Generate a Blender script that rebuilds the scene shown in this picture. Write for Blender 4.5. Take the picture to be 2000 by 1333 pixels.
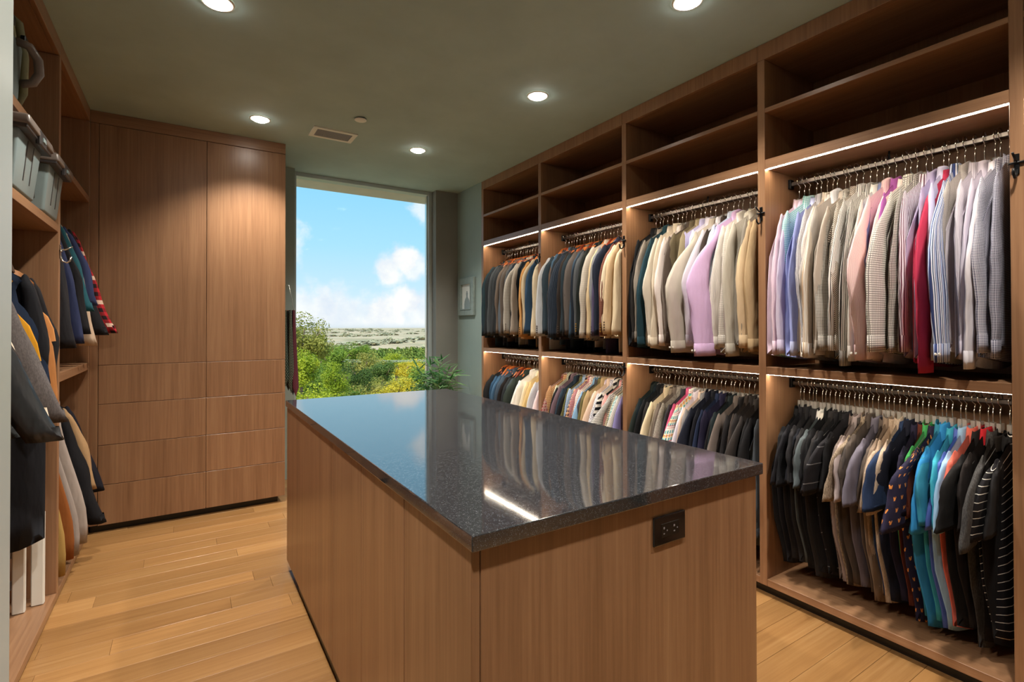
import bpy, bmesh, math, random
import numpy as np
from mathutils import Vector, Matrix

# ------------------------------------------------------------------ scene, camera, world, sun, exposure
SC = bpy.context.scene
COL = SC.collection
for o in list(bpy.data.objects):
    bpy.data.objects.remove(o)
PI = math.pi
EYE = 1.342575                      # eye height above the floor
cd = bpy.data.cameras.new('camera')
cam = bpy.data.objects.new('camera', cd)
COL.objects.link(cam)
cd.sensor_fit = 'HORIZONTAL'
cd.sensor_width = 36.0
cd.lens = 996.1077 / 2000 * 36.0
cd.shift_y = (630.3073 - 666.5) / 2000
cd.clip_start = 0.02
cd.clip_end = 20000
cam.rotation_mode = 'XYZ'
cam.matrix_world = (Matrix.Translation((0, 0, EYE)) @ Matrix.Rotation(math.radians(-32.6399), 4, 'Z')
                    @ Matrix.Rotation(math.radians(90 + 0.4794), 4, 'X') @ Matrix.Rotation(math.radians(-0.0916), 4, 'Z'))
SC.camera = cam
SC.view_settings.view_transform = 'Standard'
SC.view_settings.look = 'None'
SC.view_settings.exposure = 0.14
SC.view_settings.gamma = 1.0
SC.view_settings.use_curve_mapping = False
SC.cycles.use_denoising = True
SC.cycles.max_bounces = 6
SC.cycles.diffuse_bounces = 4
SC.cycles.glossy_bounces = 3
SC.cycles.use_adaptive_sampling = True
SC.cycles.adaptive_threshold = .05
SC.cycles.transparent_max_bounces = 8
SC.cycles.caustics_reflective = False
SC.cycles.caustics_refractive = False
SC.cycles.sample_clamp_indirect = 6.0

SPOT_W = 122.0        # watts of one ceiling downlight
LENS_E = 40.0        # glow of a downlight's lens
LED_E = 58.0         # glow of the LED strips
SUN_E = 4.8
LIGHT_RGB = (1.0, 0.92, 0.82)
LED_RGB = (1.0, 0.87, 0.69)


def lin(h):
    if not isinstance(h, str):
        return tuple(h)
    h = h.lstrip('#')
    c = [int(h[i:i + 2], 16) / 255 for i in (0, 2, 4)]
    return tuple(x / 12.92 if x <= .04045 else ((x + .055) / 1.055) ** 2.4 for x in c)


class NT:
    """small helper around a node tree"""
    def __init__(s, tree):
        s.t = tree
        s.n = tree.nodes
        s.l = tree.links

    def new(s, typ, **kw):
        nd = s.n.new(typ)
        for k, v in kw.items():
            setattr(nd, k, v)
        return nd

    def put(s, sock, v):
        if isinstance(v, bpy.types.NodeSocket):
            s.l.new(v, sock)
        elif v is not None:
            if isinstance(v, (tuple, list)) and len(v) == 3 and sock.type == 'RGBA':
                v = (*v, 1)
            sock.default_value = v

    def m(s, op, a, b=None, c=None):
        nd = s.new('ShaderNodeMath', operation=op)
        s.put(nd.inputs[0], a)
        if b is not None:
            s.put(nd.inputs[1], b)
        if c is not None:
            s.put(nd.inputs[2], c)
        return nd.outputs[0]

    def vm(s, op, a, b=None):
        nd = s.new('ShaderNodeVectorMath', operation=op)
        s.put(nd.inputs[0], a)
        if b is not None:
            s.put(nd.inputs[1], b)
        return nd.outputs['Value'] if op in ('DOT_PRODUCT', 'LENGTH', 'DISTANCE') else nd.outputs[0]

    def mix(s, f, a, b):
        nd = s.new('ShaderNodeMix', data_type='RGBA')
        s.put(nd.inputs[0], f)
        s.put(nd.inputs[6], a)
        s.put(nd.inputs[7], b)
        return nd.outputs[2]

    def noise(s, vec, scale, detail=3, rough=.5, w=None):
        nd = s.new('ShaderNodeTexNoise')
        if w is not None:
            nd.noise_dimensions = '4D'
            s.put(nd.inputs['W'], w)
        s.put(nd.inputs['Vector'], vec)
        nd.inputs['Scale'].default_value = scale
        nd.inputs['Detail'].default_value = detail
        nd.inputs['Roughness'].default_value = rough
        return nd.outputs[0]

    def ramp(s, f, stops):
        nd = s.new('ShaderNodeValToRGB')
        e = nd.color_ramp.elements
        while len(e) < len(stops):
            e.new(.5)
        for el, (p, c) in zip(e, stops):
            el.position = p
            el.color = (*c, 1) if len(c) == 3 else c
        s.put(nd.inputs[0], f)
        return nd.outputs[0]

    def smooth(s, x, lo, hi):
        nd = s.new('ShaderNodeMapRange', interpolation_type='SMOOTHSTEP')
        s.put(nd.inputs[0], x)
        nd.inputs[1].default_value = lo
        nd.inputs[2].default_value = hi
        return nd.outputs[0]


def new_mat(name):
    m = bpy.data.materials.new(name)
    m.use_nodes = True
    nt = NT(m.node_tree)
    return m, nt, m.node_tree.nodes['Principled BSDF']


# --- the sky: blue overhead, paler towards the horizon, scattered cumulus
def build_world():
    w = bpy.data.worlds.new('sky')
    SC.world = w
    w.use_nodes = True
    nt = NT(w.node_tree)
    bg = w.node_tree.nodes['Background']
    d = nt.new('ShaderNodeTexCoord').outputs['Generated']
    d = nt.vm('NORMALIZE', d)
    sx = nt.new('ShaderNodeSeparateXYZ')
    nt.put(sx.inputs[0], d)
    z = sx.outputs[2]
    sky = nt.ramp(nt.m('ADD', nt.m('MULTIPLY', z, .5), .5), [
        (0.0, lin('8f9a86')), (0.497, lin('d0dade')), (0.503, lin('dfecf6')), (0.53, lin('c9e8fa')),
        (0.575, lin('a9e0fb')), (0.64, lin('8bd3f8')), (1.0, lin('58a8e6'))])
    # billows
    nz = nt.noise(d, 9.0, 7, .58)
    nf = nt.noise(d, 30.0, 6, .6)

    def px_dir(x, y):
        yaw = math.radians(32.6399)
        a = (x - 1000) / 996.1
        b = -(y - 641) / 996.1
        v = Vector((math.sin(yaw) + a * math.cos(yaw), math.cos(yaw) - a * math.sin(yaw), b))
        return v.normalized()
    fac = None
    for (x, y, r, st) in ((788, 512, .034, 1), (762, 532, .034, .95), (812, 527, .03, .8), (790, 592, .036, 1), (762, 612, .045, 1),
                          (748, 632, .05, .9), (812, 610, .04, .7), (630, 604, .042, .85), (600, 620, .06, .8), (660, 622, .06, .75),
                          (700, 640, .07, .6), (835, 408, .036, .7), (850, 640, .08, .8), (900, 560, .05, .8), (480, 600, .07, .8),
                          (540, 470, .05, .8), (930, 430, .05, .8)):
        c = px_dir(x, y)
        dist = nt.vm('DISTANCE', d, tuple(c))
        s = nt.m('ADD', nt.m('DIVIDE', dist, r), nt.m('MULTIPLY', nt.m('SUBTRACT', nf, .5), 1.5))
        k = nt.m('MULTIPLY', nt.m('SUBTRACT', 1.0, nt.smooth(s, .45, 1.15)), st)
        fac = k if fac is None else nt.m('MAXIMUM', fac, k)
    # the same kind of scattered cloud all round, outside the part seen through the window
    fwd = nt.vm('DOT_PRODUCT', d, tuple(px_dir(705, 560)))
    rest = nt.m('SUBTRACT', 1.0, nt.smooth(fwd, .955, .975))
    cl = nt.m('MULTIPLY', nt.smooth(nt.m('ADD', nt.m('MULTIPLY', nz, .7), nt.m('MULTIPLY', nf, .3)), .54, .66), rest)
    fac = nt.m('MAXIMUM', fac, cl)
    fac = nt.m('MULTIPLY', fac, nt.smooth(z, -.005, .01))
    white = nt.ramp(nt.noise(d, 22.0, 4, .55), [(.3, lin('dfe6f3')), (.6, lin('fbfaf8'))])
    nt.put(bg.inputs['Color'], nt.mix(fac, sky, white))
    bg.inputs['Strength'].default_value = 1.0


build_world()
sun_d = bpy.data.lights.new('sun', 'SUN')
sun_d.energy = SUN_E
sun_d.color = (1.0, .95, .84)
sun_d.angle = math.radians(.6)
sun = bpy.data.objects.new('sun', sun_d)
COL.objects.link(sun)
sun.location = (-3, -6, 30)
sun.rotation_euler = Vector((.42, .62, -.66)).to_track_quat('-Z', 'Y').to_euler()
# a portal in the window opening only guides sampling of the sky, it gives no light of its own
pd = bpy.data.lights.new('window_portal', 'AREA')
pd.shape = 'RECTANGLE'
pd.size = 1.36
pd.size_y = 2.7
pd.cycles.is_portal = True
portal = bpy.data.objects.new('window_portal', pd)
COL.objects.link(portal)
portal.location = (1.5, 5.06, 1.38)
portal.rotation_euler = (math.radians(-90), 0, 0)


# ------------------------------------------------------------------ building helpers
def thing(name, label, cat, loc=(0, 0, 0), rotz=0.0, group=None, rot=None):
    o = bpy.data.objects.new(name, None)
    o.empty_display_size = .05
    COL.objects.link(o)
    o.location = loc
    o.rotation_euler = rot if rot else (0, 0, rotz)
    o['label'] = label
    o['category'] = cat
    if group:
        o['group'] = group
    o['_world'] = 1
    return o


def tag(o, label, cat, group=None):
    o['label'] = label
    o['category'] = cat
    if group:
        o['group'] = group
    return o


def link(name, me, mat, parent=None, world=True, kind=None):
    """one mesh object; a part whose vertices are in world coordinates is shifted back by its thing's location"""
    o = bpy.data.objects.new(name, me)
    COL.objects.link(o)
    if mat is not None:
        if len(me.materials) == 0:
            me.materials.append(mat)
        elif me.materials[0] is not mat:
            o.material_slots[0].link = 'OBJECT'
            o.material_slots[0].material = mat
    if parent is not None:
        o.parent = parent
        if world and parent.type == 'EMPTY':
            o.location = -parent.location
    if kind:
        o['kind'] = kind
    return o


def poly(name, verts, faces, mat, parent=None, world=True, smooth=False, kind=None, uvs=None):
    me = bpy.data.meshes.new(name)
    me.from_pydata(verts, [], faces)
    if smooth:
        me.polygons.foreach_set('use_smooth', [True] * len(me.polygons))
    if uvs is not None:
        ul = me.uv_layers.new(name='UVMap')
        ul.data.foreach_set('uv', np.asarray(uvs, np.float32).ravel())
    me.update()
    return link(name, me, mat, parent, world, kind)


def box(name, x0, x1, y0, y1, z0, z1, mat, parent=None, bev=.0012, world=True, kind=None, seg=1):
    bm = bmesh.new()
    bmesh.ops.create_cube(bm, size=1)
    for v in bm.verts:
        v.co.x = x0 + (v.co.x + .5) * (x1 - x0)
        v.co.y = y0 + (v.co.y + .5) * (y1 - y0)
        v.co.z = z0 + (v.co.z + .5) * (z1 - z0)
    if bev:
        bmesh.ops.bevel(bm, geom=bm.edges[:], offset=bev, segments=seg, affect='EDGES', profile=.5)
    me = bpy.data.meshes.new(name)
    bm.to_mesh(me)
    bm.free()
    return link(name, me, mat, parent, world, kind)


def boxes(name, lst, mat, parent=None, world=True, kind=None):
    v, f = [], []
    for (x0, x1, y0, y1, z0, z1) in lst:
        b = len(v)
        v += [(x0, y0, z0), (x1, y0, z0), (x1, y1, z0), (x0, y1, z0), (x0, y0, z1), (x1, y0, z1), (x1, y1, z1), (x0, y1, z1)]
        f += [tuple(b + i for i in q) for q in ((0, 3, 2, 1), (4, 5, 6, 7), (0, 1, 5, 4), (1, 2, 6, 5), (2, 3, 7, 6), (3, 0, 4, 7))]
    return poly(name, v, f, mat, parent, world, kind=kind)


def tube_data(path, r, n=6, closed_ends=True):
    path = [Vector(p) for p in path]
    rs = r if isinstance(r, (list, tuple)) else [r] * len(path)
    v, f = [], []
    prev = None
    for i, p in enumerate(path):
        t = (path[min(i + 1, len(path) - 1)] - path[max(i - 1, 0)]).normalized()
        if prev is None:
            a = Vector((0, 1, 0)) if abs(t.y) < .9 else Vector((1, 0, 0))
        else:
            a = prev
        a = (a - t * a.dot(t)).normalized()
        prev = a
        b = t.cross(a)
        for k in range(n):
            an = 2 * PI * k / n
            v.append(tuple(p + (a * math.cos(an) + b * math.sin(an)) * rs[i]))
        if i:
            for k in range(n):
                k2 = (k + 1) % n
                f.append(((i - 1) * n + k, (i - 1) * n + k2, i * n + k2, i * n + k))
    if closed_ends:
        f.append(tuple(range(n))[::-1])
        f.append(tuple((len(path) - 1) * n + k for k in range(n)))
    return v, f


def tube(name, path, r, mat, parent=None, n=6, world=True):
    v, f = tube_data(path, r, n)
    return poly(name, v, f, mat, parent, world, smooth=True)


def lathe(name, prof, mat, parent=None, n=24, center=(0, 0, 0), world=True, flip=False):
    v, f = [], []
    for (r, z) in prof:
        for k in range(n):
            a = 2 * PI * k / n
            v.append((center[0] + r * math.cos(a), center[1] + r * math.sin(a), center[2] + z))
    for i in range(len(prof) - 1):
        for k in range(n):
            k2 = (k + 1) % n
            q = (i * n + k, i * n + k2, (i + 1) * n + k2, (i + 1) * n + k)
            f.append(q[::-1] if flip else q)
    return poly(name, v, f, mat, parent, world, smooth=True)


def rings_mesh(name, R, cap0=False, cap1=False):
    """closed loops R[row, n, 3] -> mesh with UVs in metres (u round the loop, v along it)"""
    R = np.asarray(R, float)
    rows, n, _ = R.shape
    nxt = (np.arange(n) + 1) % n
    i = np.arange(rows - 1)[:, None] * n
    k = np.arange(n)[None, :]
    F = np.stack([i + k, i + nxt[None, :], i + n + nxt[None, :], i + n + k], -1).reshape(-1, 4)
    ref = R[rows // 2]
    seg = np.linalg.norm(ref[nxt] - ref, axis=1)
    u = np.concatenate([[0], np.cumsum(seg)])
    vv = np.concatenate([[0], np.cumsum(np.linalg.norm(R[1:] - R[:-1], axis=2).mean(1))])
    U = np.empty((rows - 1, n, 4, 2))
    U[:, :, 0, 0] = U[:, :, 3, 0] = u[:-1][None, :]
    U[:, :, 1, 0] = U[:, :, 2, 0] = u[1:][None, :]
    U[:, :, 0, 1] = U[:, :, 1, 1] = -vv[:-1][:, None]
    U[:, :, 2, 1] = U[:, :, 3, 1] = -vv[1:][:, None]
    me = bpy.data.meshes.new(name)
    me.from_pydata(R.reshape(-1, 3).tolist(), [], F.tolist())
    me.polygons.foreach_set('use_smooth', np.ones(len(F), bool))
    me.uv_layers.new(name='UVMap').data.foreach_set('uv', U.astype(np.float32).ravel())
    me.update()
    return me


def lamp(name, typ, parent, loc, **kw):
    d = bpy.data.lights.new(name, typ)
    for k, v in kw.items():
        setattr(d, k, v)
    o = bpy.data.objects.new(name, d)
    COL.objects.link(o)
    o.parent = parent
    o.location = loc
    return o


# ------------------------------------------------------------------ materials
def wood(name, axis, dark, mid, light, rough=.33, scale=1.0, spec=.55, var=.16):
    m, nt, b = new_mat(name)
    co = nt.new('ShaderNodeTexCoord').outputs['Object']
    rnd = nt.new('ShaderNodeObjectInfo').outputs['Random']
    sc = {'x': (.9, 34, 34), 'y': (34, .9, 34), 'z': (34, 34, .9)}[axis]
    off = nt.new('ShaderNodeCombineXYZ')
    for q in range(3):
        nt.put(off.inputs[q], nt.m('MULTIPLY', rnd, 37.0 + 11 * q))
    p = nt.vm('ADD', nt.vm('MULTIPLY', co, tuple(c * scale for c in sc)), off.outputs[0])
    wide = nt.noise(p, .35, 2, .6)
    fine = nt.noise(p, 2.6, 3, .65)
    f = nt.m('ADD', nt.m('MULTIPLY', wide, .45), nt.m('MULTIPLY', fine, .55))
    c = nt.ramp(f, [(.24, lin(dark)), (.5, lin(mid)), (.78, lin(light))])
    hv = nt.new('ShaderNodeHueSaturation')
    nt.put(hv.inputs['Value'], nt.m('ADD', 1 - var / 2, nt.m('MULTIPLY', rnd, var)))
    nt.put(hv.inputs['Color'], c)
    nt.put(b.inputs['Base Color'], hv.outputs[0])
    b.inputs['Roughness'].default_value = rough
    b.inputs['Specular IOR Level'].default_value = spec
    return m


def plain(name, colour, rough=.5, metal=0.0, spec=.5, vary=0.0, vscale=8.0, bump=0.0, bscale=200.0, coat=0.0):
    m, nt, b = new_mat(name)
    c = lin(colour)
    co = nt.new('ShaderNodeTexCoord').outputs['Object']
    if vary:
        f = nt.noise(co, vscale, 4, .6)
        lo = tuple(x * (1 - vary) for x in c)
        hi = tuple(min(1, x * (1 + vary)) for x in c)
        nt.put(b.inputs['Base Color'], nt.ramp(f, [(.3, lo), (.7, hi)]))
    else:
        b.inputs['Base Color'].default_value = (*c, 1)
    b.inputs['Roughness'].default_value = rough
    b.inputs['Metallic'].default_value = metal
    b.inputs['Specular IOR Level'].default_value = spec
    b.inputs['Coat Weight'].default_value = coat
    if bump:
        bp = nt.new('ShaderNodeBump')
        bp.inputs['Strength'].default_value = bump
        bp.inputs['Distance'].default_value = .002
        nt.put(bp.inputs['Height'], nt.noise(co, bscale, 3, .6))
        nt.put(b.inputs['Normal'], bp.outputs[0])
    return m


def glow(name, rgb, strength):
    m, nt, b = new_mat(name)
    b.inputs['Base Color'].default_value = (.8, .8, .8, 1)
    b.inputs['Emission Color'].default_value = (*rgb, 1)
    b.inputs['Emission Strength'].default_value = strength
    return m


W_D, W_M, W_L = '75543a', '936d4f', 'aa8562'
M = {
    'wood_z': wood('oak_veneer_upright', 'z', W_D, W_M, W_L),
    'wood_y': wood('oak_veneer_lengthwise', 'y', W_D, W_M, W_L),
    'wood_x': wood('oak_veneer_crosswise', 'x', W_D, W_M, W_L),
    'floor': wood('oak_floor', 'x', '835b33', '9d7446', 'b28c5d', rough=.3, scale=.75, spec=.5, var=.34),
    'gap': plain('dark_joint', '2a1c10', .9),
    'ceiling': plain('ceiling_paint', 'aac3bf', .8, vary=.06, vscale=3),
    'wall': plain('grey_green_paint', '93a5a1', .75, vary=.05, vscale=3),
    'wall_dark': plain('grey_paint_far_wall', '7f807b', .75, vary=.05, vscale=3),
    'jamb': plain('pale_grey_paint', 'b9c3c0', .35, vary=.04, vscale=4),
    'black': plain('black_laminate', '15120f', .35),
    'blackmetal': plain('black_metal', '141416', .35, metal=.6),
    'steel': plain('chrome_steel', 'd8d4cc', .18, metal=1.0),
    'rod': plain('dark_steel_rod', '6b6560', .3, metal=1.0),
    'white': plain('white_plastic', 'e8e8e0', .4),
    'alu': plain('window_aluminium', 'b3c0c2', .35, metal=.2),
    'led': glow('led_diffuser', LED_RGB, LED_E),
    'lens': glow('downlight_lens', LIGHT_RGB, LENS_E),
    'outlet': plain('gloss_black_plastic', '0b0b0d', .12, spec=.6),
    'outlet2': plain('black_socket_plastic', '050506', .4),
    'plaster': plain('outside_soffit_plaster', 'cdc8b4', .85, vary=.08, vscale=5),
    'grille': plain('grey_grille', '8e8c92', .5),
    'whangar': plain('orange_beech_hanger', 'b5652a', .35, vary=.25, vscale=20),
    'whangar2': plain('cherry_hanger', '7c2f16', .35, vary=.25, vscale=20),
}


def counter_mat():
    m, nt, b = new_mat('dark_speckled_quartz')
    co = nt.new('ShaderNodeTexCoord').outputs['Object']
    v = nt.new('ShaderNodeTexVoronoi')
    v.inputs['Scale'].default_value = 420
    nt.put(v.inputs['Vector'], co)
    f = nt.smooth(nt.noise(co, 700, 2, .5), .58, .7)
    f2 = nt.m('MULTIPLY', nt.m('LESS_THAN', v.outputs[0], .28), nt.m('GREATER_THAN', nt.noise(co, 160, 2), .52))
    c = nt.mix(nt.m('MULTIPLY', f, .6), lin('2b2b2e'), lin('5d6064'))
    c = nt.mix(nt.m('MULTIPLY', f2, .6), c, lin('8a9096'))
    nt.put(b.inputs['Base Color'], c)
    b.inputs['Roughness'].default_value = .09
    b.inputs['Specular IOR Level'].default_value = .8
    b.inputs['IOR'].default_value = 1.8
    nt.put(b.inputs['Roughness'], nt.m('ADD', .035, nt.m('MULTIPLY', nt.noise(co, 6, 4), .04)))
    return m


def glass_mat(name, tint=(1, 1, 1), refl=1.0):
    m = bpy.data.materials.new(name)
    m.use_nodes = True
    nt = NT(m.node_tree)
    nt.n.remove(m.node_tree.nodes['Principled BSDF'])
    tr = nt.new('ShaderNodeBsdfTransparent')
    tr.inputs[0].default_value = (*tint, 1)
    gl = nt.new('ShaderNodeBsdfGlossy')
    gl.inputs['Roughness'].default_value = .02
    fr = nt.new('ShaderNodeFresnel')
    fr.inputs[0].default_value = 1.35
    mx = nt.new('ShaderNodeMixShader')
    nt.put(mx.inputs[0], nt.m('MULTIPLY', fr.outputs[0], refl))
    nt.put(mx.inputs[1], tr.outputs[0])
    nt.put(mx.inputs[2], gl.outputs[0])
    nt.put(nt.n['Material Output'].inputs[0], mx.outputs[0])
    return m


M['counter'] = counter_mat()
M['glass'] = glass_mat('window_glass', (.98, .99, .985), .05)


def clear_mat():
    m = bpy.data.materials.new('clear_plastic')
    m.use_nodes = True
    nt = NT(m.node_tree)
    b = m.node_tree.nodes['Principled BSDF']
    b.inputs['Base Color'].default_value = (.8, .78, .74, 1)
    b.inputs['Roughness'].default_value = .12
    tr = nt.new('ShaderNodeBsdfTransparent')
    tr.inputs[0].default_value = (.92, .9, .87, 1)
    mx = nt.new('ShaderNodeMixShader')
    mx.inputs[0].default_value = .34
    nt.put(mx.inputs[1], tr.outputs[0])
    nt.put(mx.inputs[2], b.outputs[0])
    nt.put(nt.n['Material Output'].inputs[0], mx.outputs[0])
    return m


M['clear'] = clear_mat()


# ------------------------------------------------------------------ the room
CEIL = 2.758
XR = 2.43            # front plane of the long wardrobe wall
YB = -1.9            # wall behind the camera


def struct(o):
    o['kind'] = 'structure'
    return o


fl = struct(box('floor', -1.3, 3.1, YB - .1, 5.1, -.12, -.013, M['gap'], bev=0))
rng = random.Random(5)
PW = .1225
ys = 1.067 - PW * 30
row = 0
y = ys
while y < 4.95:
    x = -1.15 - rng.random() * 1.2
    while x < 2.95:
        L = rng.choice((.7, .95, 1.2, 1.5, 1.8))
        x0, x1 = max(x, -1.15), min(x + L, 2.95)
        y1 = min(y + PW, 4.98)
        if x1 - x0 > .03 and y > YB - .1:
            box('plank', x0 + .0004, x1 - .0004, y + .0005, y1 - .0005, -.013, rng.uniform(-.0004, 0), M['floor'], fl, bev=.0009, world=False)
        x += L
    y += PW
struct(box('ceiling', -1.3, 3.1, YB - .1, 5.1, CEIL, CEIL + .2, M['ceiling'], bev=0))
struct(box('wall_left', -1.25, -1.12, YB, 5.1, 0, CEIL, M['wall'], bev=0))
struct(box('wall_right', 2.92, 3.06, YB, 4.342, 0, CEIL, M['wall'], bev=0))
struct(box('wall_picture', XR, 3.06, 4.3425, 5.1, 0, CEIL, M['wall'], bev=.001))
struct(box('wall_back', -1.25, 3.06, YB - .1, YB, 0, CEIL, M['jamb'], bev=0))
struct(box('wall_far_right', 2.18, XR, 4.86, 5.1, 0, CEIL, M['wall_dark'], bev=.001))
struct(box('wall_far_left', -1.12, .818, 4.86, 5.1, 0, CEIL, M['wall'], bev=.001))
struct(box('wall_doorway', -1.12, -.209, .80, 1.0, 0, CEIL, M['jamb'], bev=.002))
# outside: eaves over the window
struct(box('trim_1', -2.0, 4.5, 5.1, 5.47, CEIL - .005, CEIL + .3, M['plaster'], bev=.004))
# window: frame members and pane
w1 = bpy.data.objects.new('window_1', None)
COL.objects.link(w1)
w1['kind'] = 'structure'
w1['label'] = 'tall fixed window from floor to ceiling beside the picture wall'
WX0, WX1 = .818, 2.18
box('frame_jamb', WX0, WX0 + .03, 4.96, 5.06, 0, CEIL, M['alu'], w1, bev=.002)
box('frame_jamb', WX1 - .035, WX1, 4.96, 5.06, 0, CEIL, M['alu'], w1, bev=.002)
box('frame_stop', WX1 - .05, WX1 - .035, 4.99, 5.03, .05, CEIL - .03, M['steel'], w1, bev=.001)
box('frame_head', WX0 + .03, WX1 - .035, 4.96, 5.06, CEIL - .035, CEIL, M['alu'], w1, bev=.002)
box('frame_sill', WX0 + .03, WX1 - .035, 4.96, 5.06, 0, .05, M['alu'], w1, bev=.002)
box('pane', WX0 + .03, WX1 - .035, 5.006, 5.012, .05, CEIL - .035, M['glass'], w1, bev=0)


# ------------------------------------------------------------------ ceiling fittings
def downlight(x, y, label):
    t = thing('downlight', label, 'ceiling light', (x, y, CEIL), group='recessed ceiling downlights')
    lathe('trim_ring', [(.052, -.001), (.053, -.006), (.064, -.005), (.067, -.001)], M['white'], t, center=(x, y, CEIL), n=32)
    lathe('lens', [(.053, -.002), (.05, -.009), (.038, -.016), (.018, -.0195), (.0005, -.0205)], M['lens'], t, center=(x, y, CEIL), n=32, flip=True)
    lamp('lamp', 'SPOT', t, (0, 0, -.03), energy=SPOT_W, color=LIGHT_RGB, spot_size=math.radians(116), spot_blend=.7, shadow_soft_size=.045)


downlight(.423, 3.825, 'round ceiling downlight in front of the tall drawer cabinet')
downlight(.114, 2.548, 'round ceiling downlight at the top left edge of the photo')
downlight(1.812, 2.534, 'round ceiling downlight in the middle, above the second and third bays')
downlight(1.56, 3.827, 'small round ceiling downlight nearest the window head')
downlight(1.834, 1.444, 'round ceiling downlight cut by the top edge, right of centre')
downlight(.114, 1.444, 'round ceiling downlight above the doorway aisle')
downlight(1.834, .30, 'round ceiling downlight beside the wardrobe behind the camera')
downlight(.114, .30, 'round ceiling downlight over the entrance')
t = thing('ceiling_vent', 'white rectangular ceiling air vent with grey grille', 'air vent', (.91, 3.85, CEIL))
VX0, VX1, VY0, VY1 = .757, 1.063, 3.75, 3.95
boxes('frame', [(VX0, VX1, VY0, VY0 + .03, CEIL - .008, CEIL + .002), (VX0, VX1, VY1 - .03, VY1, CEIL - .008, CEIL + .002),
                (VX0, VX0 + .03, VY0 + .03, VY1 - .03, CEIL - .008, CEIL + .002), (VX1 - .03, VX1, VY0 + .03, VY1 - .03, CEIL - .008, CEIL + .002)], M['white'], t)
box('backing', VX0 + .03, VX1 - .03, VY0 + .03, VY1 - .03, CEIL - .001, CEIL + .001, M['black'], t, bev=0)
boxes('grille', [(VX0 + .03, VX1 - .03, VY0 + .033 + i * .0066, VY0 + .0372 + i * .0066, CEIL - .006, CEIL - .001) for i in range(20)]
      + [(VX0 + .033 + i * .0088, VX0 + .0368 + i * .0088, VY0 + .03, VY1 - .03, CEIL - .0055, CEIL - .0015) for i in range(27)], M['grille'], t, kind='stuff')
t = thing('ceiling_cover', 'small white round ceiling cover plate near the vent', 'ceiling fitting', (.997, 3.46, CEIL))
lathe('plate', [(.0005, -.014), (.036, -.014), (.04, -.011), (.04, -.008)], M['white'], t, center=(.997, 3.46, CEIL), n=32, flip=True)
lathe('stem', [(.03, -.008), (.03, 0)], M['black'], t, center=(.997, 3.46, CEIL))


# ------------------------------------------------------------------ island
t = thing('island', 'brown wood-veneer island cabinet in the middle of the room', 'island cabinet', (.96, 1.97, 0))
IX0, IX1, IY0, IY1, IZ = .4708, 1.4518, .8794, 3.068, .935
bx0, bx1, by0, by1 = IX0 + .006, IX1 - .012, IY0 + .016, IY1 - .01
ZB, ZT = .055, IZ - .033
box('carcass', bx0 + .02, bx1 - .02, by0 + .02, by1 - .02, ZB, ZT, M['black'], t, bev=0)
box('toe_kick', bx0 + .012, bx1 - .03, by0 + .03, by1 - .28, 0, ZB, M['black'], t, bev=0)
box('end_panel', bx0 + .0215, bx1, by0, by0 + .02, ZB, ZT, M['wood_z'], t)
box('end_panel', bx0 + .0215, bx1, by1 - .02, by1, ZB, ZT, M['wood_z'], t)
seams = [by0 + .0, 1.262, 1.642, 2.018, by1]
for i in range(4):
    a, b_ = seams[i], seams[i + 1]
    box('side_door', bx0, bx0 + .0195, a + (.0 if i == 0 else .0022), b_ - (0 if i == 3 else .0022), ZB, ZT, M['wood_z'], t, bev=.001)
for i in range(4):
    L = (by1 - by0 - .04) / 4
    for z0, z1 in ((ZB, .33), (.333, .61), (.613, ZT - .002)):
        box('drawer_front', bx1 - .0185, bx1 + .001, by0 + .022 + i * L, by0 + .019 + (i + 1) * L, z0, z1, M['wood_z'], t)
# outlet on the end panel
pl = box('outlet_plate', .9925, 1.1115, by0 - .006, by0, .786, .8595, M['outlet'], t, bev=.0025, seg=2)
box('socket', 1.018, 1.086, by0 - .0068, by0 - .0058, .805, .840, M['outlet2'], pl, bev=.0004)
for (xa, xb, za, zb_) in ((1.026, 1.030, .826, .831), (1.026, 1.030, .813, .816), (1.038, 1.041, .8195, .8225),
                          (1.064, 1.069, .826, .831), (1.064, 1.069, .813, .816), (1.077, 1.080, .8195, .8225)):
    box('socket_slot', xa, xb, by0 - .0074, by0 - .0066, za, zb_, M['grille'], pl, bev=0)
ct = box('island_countertop', IX0, IX1, IY0, IY1, ZT, IZ, M['counter'], None, bev=.0025, seg=2)
tag(ct, 'polished dark grey speckled stone countertop on the island', 'countertop')


# ------------------------------------------------------------------ tall drawer cabinet left of the window
t = thing('tall_cabinet', 'tall brown cabinet with two doors above eight drawers, left of the window', 'cabinet', (.06, 4.55, 0))
CX0, CX1, CY = -.476, .648, 4.25
SX = .1265
box('carcass', -.52, CX1 - .004, CY + .02, 4.858, ZB, CEIL - .001, M['wood_z'], t, bev=0)
box('toe_kick', -.52, CX1 - .045, CY + .05, 4.84, 0, ZB, M['black'], t, bev=0)
box('filler_strip', -.523, CX0 - .003, CY, CY + .02, ZB, 2.676, M['wood_z'], t)
box('top_fascia', -.523, CX1, CY, CY + .02, 2.6785, CEIL - .001, M['wood_x'], t)
for (a, b_) in ((CX0, SX - .0015), (SX + .0015, CX1)):
    box('door', a, b_, CY, CY + .02, 1.0965, 2.675, M['wood_z'], t)
    for z0, z1 in ((.0515, .3105), (.3135, .5705), (.5735, .8385), (.8415, 1.0935)):
        box('drawer_front', a, b_, CY, CY + .02, z0, z1, M['wood_z'], t)


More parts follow.
